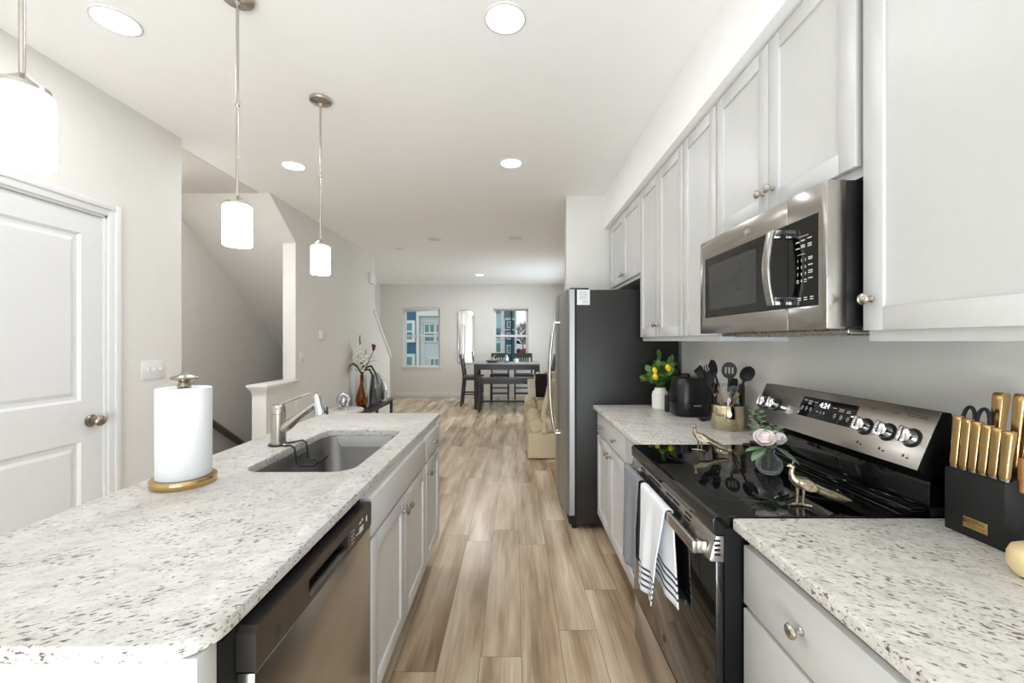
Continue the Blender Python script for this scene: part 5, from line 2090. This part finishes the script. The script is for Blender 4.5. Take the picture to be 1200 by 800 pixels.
t = thing('dining_bench', 'dark backless dining bench in front of the dining table', 'bench', ((bx0 + bx1) / 2, 8.18, 0))
b = MB(); b.box(bx0, bx1, by0, by1, bz - .03, bz, .004); obj('seat', b, mat('grey_bench_top', (78, 77, 80), .2), t)
b = MB()
b.box(bx0 + .03, bx1 - .03, by0 + .02, by0 + .042, bz - .11, bz - .03)
b.box(bx0 + .03, bx1 - .03, by1 - .042, by1 - .02, bz - .11, bz - .03)
obj('apron', b, DW, t)
for x in (bx0 + .015, bx1 - .07):
    for y in (by0 + .012, by1 - .067):
        b = MB(); b.loft([rrect(x + .027, y + .027, .022, .022, .004, 0, 2), rrect(x + .027, y + .027, .027, .027, .004, bz - .03, 2)])
        obj('leg', b, DW, t)
b = MB(); b.box(bx0 + .04, bx1 - .04, 8.17, 8.19, .17, .21); b.box(bx0 + .03, bx0 + .055, by0 + .06, by1 - .06, .17, .21); b.box(bx1 - .055, bx1 - .03, by0 + .06, by1 - .06, .17, .21)
obj('stretcher', b, DW, t)

def chair(label, x, y, ang, first=[None]):
    """counter-height chair; seat faces local +Y"""
    if first[0] is None:
        t = thing('dining_chair', label, 'chair', (0, 0, 0), 'dark chairs around the dining table')
        b = MB(); b.box(-.215, .215, -.21, .21, .60, .64, .012, 3); obj('seat', b, mat('taupe_seat', (96, 90, 84), .7), t)
        for sx in (-1, 1):
            b = MB(); b.loft([rrect(sx * .19, .185, .016, .016, .003, 0, 2), rrect(sx * .19, .185, .021, .021, .003, .60, 2)]); obj('leg', b, DW, t)
            b = MB()
            b.loft([rrect(sx * .19, -.245, .016, .018, .003, 0, 2), rrect(sx * .19, -.19, .02, .022, .003, .56, 2), rrect(sx * .19, -.19, .02, .022, .003, .66, 2), rrect(sx * .19, -.25, .017, .015, .003, 1.09, 2)])
            obj('leg', b, DW, t)
        b = MB()
        def back(z): return -.19 - .06 * (z - .66) / .43
        for z0, z1 in ((.99, 1.09), (.78, .82)):
            b.prism([(back(z0) - .012, z0), (back(z0) + .012, z0), (back(z1) + .012, z1), (back(z1) - .012, z1)], 'x', -.19, .19)
        for xx in (-.11, -.055, 0, .055, .11):
            b.prism([(back(.81) - .007, .81), (back(.81) + .007, .81), (back(1.0) + .007, 1.0), (back(1.0) - .007, 1.0)], 'x', xx - .016, xx + .016)
        obj('backrest', b, DW, t)
        b = MB()
        b.box(-.19, .19, .178, .195, .2, .24); b.box(-.19, .19, -.235, -.215, .28, .31)
        for sx in (-1, 1):
            b.box(sx * .19 - .009, sx * .19 + .009, -.22, .185, .24, .27)
            b.box(sx * .19 - .009, sx * .19 + .009, -.19, .18, .55, .60)
        b.box(-.19, .19, .175, .192, .55, .60); b.box(-.19, .19, -.2, -.185, .55, .60)
        obj('stretcher', b, DW, t)
        first[0] = t
        r = t
    else:
        r = first[0].copy()
        COL.objects.link(r)
        for ch in first[0].children:
            c = ch.copy()
            COL.objects.link(c)
            c.parent = r
    r['label'] = label
    r.location = (x, y, 0)
    r.rotation_euler = (0, 0, ang)
    return r
chair('dark dining chair at the end of the table, in side view beside the wall mirror', -.88, 8.95, -PI / 2)
chair('dark dining chair on the window side of the table, closer to the mirror', -.33, 9.40, PI)
chair('dark dining chair on the window side of the table, farther from the mirror', .20, 9.40, PI)
chair('dark dining chair at the end of the table hidden behind the refrigerator handles', .62, 8.95, PI / 2)

# things on the dining table
b = MB(); b.lathe([(0, 0), (.03, 0), (.045, .02), (.05, .07), (.035, .12), (.022, .15), (.028, .17), (.02, .168), (.015, .15), (0, .14)], (-.17, 8.75, tzt), n=24)
tag(obj('vase', b, M['silver_foil']), 'small silver vase in the middle of the dining table', 'vase')
b = MB(); b.lathe([(0, 0), (.04, 0), (.05, .03), (.05, .08), (.046, .08), (.046, .03), (0, .02)], (.03, 8.75, tzt), n=24)
tag(obj('cup', b, M['white_ceramic']), 'small white cup on the dining table right of the silver vase', 'cup')
b = MB(); b.lathe([(0, 0), (.06, 0), (.13, .02), (.16, .05), (.155, .052), (.12, .027), (0, .012)], (-.47, 8.75, tzt), n=32)
tag(obj('bowl', b, M['silver_foil']), 'shallow silver bowl on the dining table holding dried leaves', 'bowl')
b = MB()
for (a, c) in (((-.56, 8.75, .97), (-.36, 8.72, 1.0)), ((-.52, 8.76, .96), (-.40, 8.74, 1.09)), ((-.46, 8.74, .96), (-.30, 8.76, 1.03)), ((-.43, 8.78, .96), (-.58, 8.78, 1.05))):
    b.blade(a, c, .06, bend=.15)
    b.tube([a, c], .003, 6)
tag(obj('dried_leaves', b, M['throw'], sharp=60), 'dried pale leaves lying in the silver bowl on the dining table', 'leaves')

# wall mirror
t = thing('wall_mirror', 'tall rounded silver-framed mirror on the far wall between the windows', 'mirror', (-1.165, BY, .83))
b = MB()
def rr_x(cx, cz, hx, hz, r, y): return [Vector((p.x, y, p.y)) for p in rrect(cx, cz, hx, hz, r, 0, 8)]
mcx, mcz, mhx, mhz = -1.17, 1.475, .20, .645
b.loft([rr_x(mcx, mcz, mhx, mhz, .085, BY), rr_x(mcx, mcz, mhx, mhz, .085, BY - .028), rr_x(mcx, mcz, mhx - .014, mhz - .014, .072, BY - .028), rr_x(mcx, mcz, mhx - .014, mhz - .014, .072, BY - .012)], True, False)
obj('frame', b, M['nickel'], t, sharp=30)
b = MB()
b.loft([rr_x(mcx, mcz, mhx - .012, mhz - .012, .072, BY - .004), rr_x(mcx, mcz, mhx - .012, mhz - .012, .072, BY - .014)])
obj('mirror_glass', b, M['mirror'], t)

# raised blinds
t = thing('window_blind', 'raised pale blind hanging slightly askew in the window by the stairs', 'blind', (-2.255, BY + .05, 2.1))
b = MB(); b.box(-2.69, -1.82, BY + .015, BY + .06, 2.14, 2.178, .004); obj('headrail', b, M['trim'], t)
b = MB()
b.prism([(-2.69, 2.075), (-1.82, 2.125), (-1.82, 2.14), (-2.69, 2.14)], 'y', BY + .02, BY + .055, .003)
obj('stacked_slats', b, M['kraft'], t)
t = thing('window_blind', 'raised brownish blind at the top of the window behind the dining table', 'blind', (-.09, BY + .05, 2.1))
b = MB(); b.box(-.50, .325, BY + .015, BY + .06, 2.15, 2.178, .004); obj('headrail', b, M['trim'], t)
b = MB(); b.box(-.495, .32, BY + .02, BY + .055, 2.105, 2.15, .004); obj('stacked_slats', b, M['blind_brown'], t)

# ================================================================ OUTSIDE
GZ = -.35
b = MB(); b.box(-60, 60, BY + .5, 140, GZ - .2, GZ)
struct('ground_lawn', b, M['grass'])
b = MB(); b.box(-60, 60, 44, 58, GZ, GZ + .02)
struct('road', b, M['asphalt'])

b = MB()
prof = [(84, GZ - .1), (90, 1.0), (98, 2.4), (108, 3.1), (122, 3.3), (138, GZ - .1)]
b.prism(prof, 'x', -50, 50)
struct('hill', b, mat('winter_hillside', (122, 106, 84), 1.0, 0, .3, 1))

def ext_window(parent, x0, x1, z0, z1, y, trim=.14, mull=True, grid=False):
    b = MB()
    b.box(x0 - trim, x1 + trim, y - .06, y, z0 - trim, z0)
    b.box(x0 - trim, x1 + trim, y - .06, y, z1, z1 + trim)
    b.box(x0 - trim, x0, y - .06, y, z0, z1)
    b.box(x1, x1 + trim, y - .06, y, z0, z1)
    if mull:
        zm = (z0 + z1) / 2
        b.box(x0, x1, y - .05, y, zm - .04, zm + .04)
    if grid:
        xm = (x0 + x1) / 2
        b.box(xm - .03, xm + .03, y - .04, y, (z0 + z1) / 2, z1)
    f = obj('window', b, M['trim'], parent)
    b = MB(); b.box(x0, x1, y - .02, y + .01, z0, z1); obj('pane', b, M['ext_glass'], f)

# blue house seen in the first window
Y = 20.0
r = thing('house', 'dark blue sided house with white window trim seen through the window by the stairs', 'house', (-7.4, Y + 3, GZ))
xr = (487.8 - 603) * Y / 490
b = MB(); b.box(-10, xr, Y, Y + 7, GZ, 10); obj('wall', b, M['blue_siding'], r)
b = MB(); b.box(xr + .002, xr + .123, Y - .03, Y + .4, GZ, 10); obj('corner_trim', b, M['trim'], r)
x0, x1 = (477.2 - 603) * Y / 490, (483.2 - 603) * Y / 490
for vt, vb in ((378.8, 397.6), (418, 440)):
    ext_window(r, x0 - .5, x1, CAM_H + (399.5 - vb) * Y / 490, CAM_H + (399.5 - vt) * Y / 490, Y)
b = MB(); b.prism([(-10.4, 9.9), (xr, 9.9), (xr / 2 - 5, 12.5)], 'y', Y - .3, Y + 7.2); obj('roof', b, M['teal_shingle'], r)

xprev = xr
Y = 20.25
r = thing('house', 'pale grey sided house with white windows seen through the window by the stairs', 'house', (-4, Y + 3, GZ))
x0 = xprev + .125
ztop = CAM_H + (399.5 - 370.5) * Y / 490
b = MB(); b.box(x0, -2.6, Y, Y + 7, GZ, ztop); obj('wall', b, M['grey_siding'], r)
b = MB(); b.box(x0, -2.4, Y - .35, Y + 7, ztop, ztop + .35); b.box(x0, -2.4, Y - .05, Y, ztop - .3, ztop)
obj('fascia', b, M['trim'], r)
b = MB(); b.prism([(Y - .4, ztop + .35), (Y + 7, ztop + .35), (Y + 3.3, ztop + 2)], 'x', x0, -2.3); obj('roof', b, M['trim'], r)
b = MB(); xx = (495 - 603) * Y / 490; b.box(xx - .07, xx + .02, Y - .04, Y, GZ, ztop); obj('corner_trim', b, M['trim'], r)
def uv(u, v): return ((u - 603) * Y / 490, CAM_H + (399.5 - v) * Y / 490)
for (ua, ub, va, vb) in ((498.3, 508.8, 380.3, 399.5), (511.8, 522, 380.3, 399.5), (505, 513.5, 420.5, 440)):
    xa, za = uv(ua, va); xb_, zb_ = uv(ub, vb)
    ext_window(r, xa, xb_, zb_, za, Y, .055, True, True)

# aqua house and tall blue house seen in the second window
Y = 24.0
r = thing('house', 'pale aqua house at the edge of the window behind the dining table', 'house', (-1.5, Y + 3, GZ))
xa = (580 - 603) * Y / 490 - .9
xb_ = (587.6 - 603) * Y / 490
b = MB(); b.box(xa, xb_, Y, Y + 5, GZ, 8); obj('wall', b, M['aqua_siding'], r)
b = MB(); b.box(xb_ - .02, xb_ + .14, Y - .04, Y + .1, GZ, 8); obj('corner_trim', b, M['trim'], r)
b = MB(); b.box(xa, xb_ - .03, Y - .12, Y, 1.9, 2.1); b.box(xa, xb_ - .03, Y - .12, Y, 3.0, 3.1); obj('band', b, M['teal_shingle'], r)
for va, vb in ((389, 396), (402, 412)):
    ext_window(r, (580.8 - 603) * Y / 490, (586.5 - 603) * Y / 490, CAM_H + (399.5 - vb) * Y / 490, CAM_H + (399.5 - va) * Y / 490, Y, .05, False)
b = MB(); b.box(xa - .2, xb_ + .2, Y - .3, Y + 5.3, 8, 8.3); obj('roof', b, M['teal_shingle'], r)

Y = 30.0
r = thing('house', 'tall dark blue house with stacked white windows behind the dining table window', 'house', (-.35, Y + 3, GZ))
xa, xb_ = (590.8 - 603) * Y / 490, (603.6 - 603) * Y / 490
zt = CAM_H + (399.5 - 374) * Y / 490
b = MB(); b.box(xa, xb_, Y, Y + 6, GZ, zt); obj('wall', b, M['blue_siding'], r)
b = MB(); b.box(xa - .02, xb_ + .05, Y - .03, Y + 6, zt, zt + 4); obj('upper_wall', b, M['teal_shingle'], r)
b = MB()
b.box(xa - .1, xa + .06, Y - .06, Y + .1, GZ, zt); b.box(xb_ - .04, xb_ + .1, Y - .06, Y + .1, GZ, zt + 4)
b.box(xa + .06, xb_ - .04, Y - .055, Y, zt - .06, zt + .1)
zz = CAM_H + (399.5 - 386.5) * Y / 490
b.box(xa + .06, xb_ - .04, Y - .05, Y, zz - .04, zz + .06)
obj('corner_trim', b, M['trim'], r)
for va, vb in ((377.5, 383), (390.5, 396.5), (405, 413)):
    ext_window(r, (594.8 - 603) * Y / 490, (598.2 - 603) * Y / 490, CAM_H + (399.5 - vb) * Y / 490, CAM_H + (399.5 - va) * Y / 490, Y, .07, False)
b = MB(); b.cyl(((599.6 - 603) * Y / 490, Y - .1, GZ), ((599.6 - 603) * Y / 490, Y - .1, zt + 4), .05); obj('downpipe', b, M['dark_wood'], r)
b = MB(); b.box(xa - .3, xb_ + .4, Y - .3, Y + 6.3, zt + 4, zt + 4.3); obj('roof', b, M['teal_shingle'], r)

# bare trees on the rise behind
def bare_tree(label, x, y, H, seed):
    rnd = random.Random(seed)
    b = MB()
    def grow(p, d, L, r, depth):
        e = p + d * L
        b.tube([p, (p + e) / 2 + Vector((rnd.uniform(-1, 1), rnd.uniform(-1, 1), 0)) * L * .05, e], [r, r * .85, r * .7], 5)
        if depth == 0:
            return
        for k in range(3):
            nd = (d + Vector((rnd.uniform(-.75, .75), rnd.uniform(-.6, .6), rnd.uniform(-.05, .5)))).normalized()
            grow(p.lerp(e, rnd.uniform(.6, 1)), nd, L * rnd.uniform(.6, .8), r * .6, depth - 1)
    grow(Vector((x, y, GZ)), Vector((0, 0, 1)), H * .3, H * .022, 5)
    return tag(obj('bare_tree', b, M['bark'], loc=(x, y, GZ)), label, 'tree', 'bare trees outside')
bare_tree('bare winter tree outside, just right of the tall blue house', 1.3, 66, 6.4, 1)
bare_tree('bare winter tree outside, nearest the edge of the dining window', 1.0, 52, 4.9, 2)
bare_tree('bare winter tree outside, farthest back behind the white van', 2.0, 78, 7.4, 4)
# van and car
def vehicle(name, label, cat, x, y, L, Wd, H, prof, m):
    t = thing(name, label, cat, (x, y, GZ))
    b = MB()
    b.prism([(x + L * px, GZ + H * pz) for px, pz in prof], 'y', y, y + Wd, .04)
    obj('body', b, m, t)
    b = MB()
    gl = [(px, pz) for px, pz in prof if pz > .5]
    cx_ = sum(p[0] for p in gl) / len(gl)
    b.prism([(x + L * (cx_ + (px - cx_) * .85), GZ + H * (.56 + (pz - .5) * .75)) for px, pz in gl], 'y', y - .02, y + Wd + .02)
    obj('windows', b, M['black_gloss'], t)
    for k in (.2, .8):
        for yy in (y - .02, y + Wd - .18):
            b = MB(); b.lathe([(0, 0), (.3, 0), (.33, .03), (.33, .17), (.3, .2), (0, .2)], (x + L * k, yy, GZ + .33), (0, 1, 0), 24)
            obj('wheel', b, M['black'], t)
    return t
vehicle('van', 'white van parked outside beyond the tall blue house', 'van', -3.4, 60, 5.0, 2.0, 1.95, [(0, .18), (1, .18), (1, .6), (.93, .66), (.84, 1), (.03, 1), (0, .9)], M['van_white'])
vehicle('car', 'dark red car parked outside at the edge of the dining window', 'car', .62, 46, 4.2, 1.7, 1.4, [(0, .25), (1, .25), (1, .6), (.82, .66), (.68, 1), (.3, 1), (.16, .66), (0, .58)], M['car_red'])
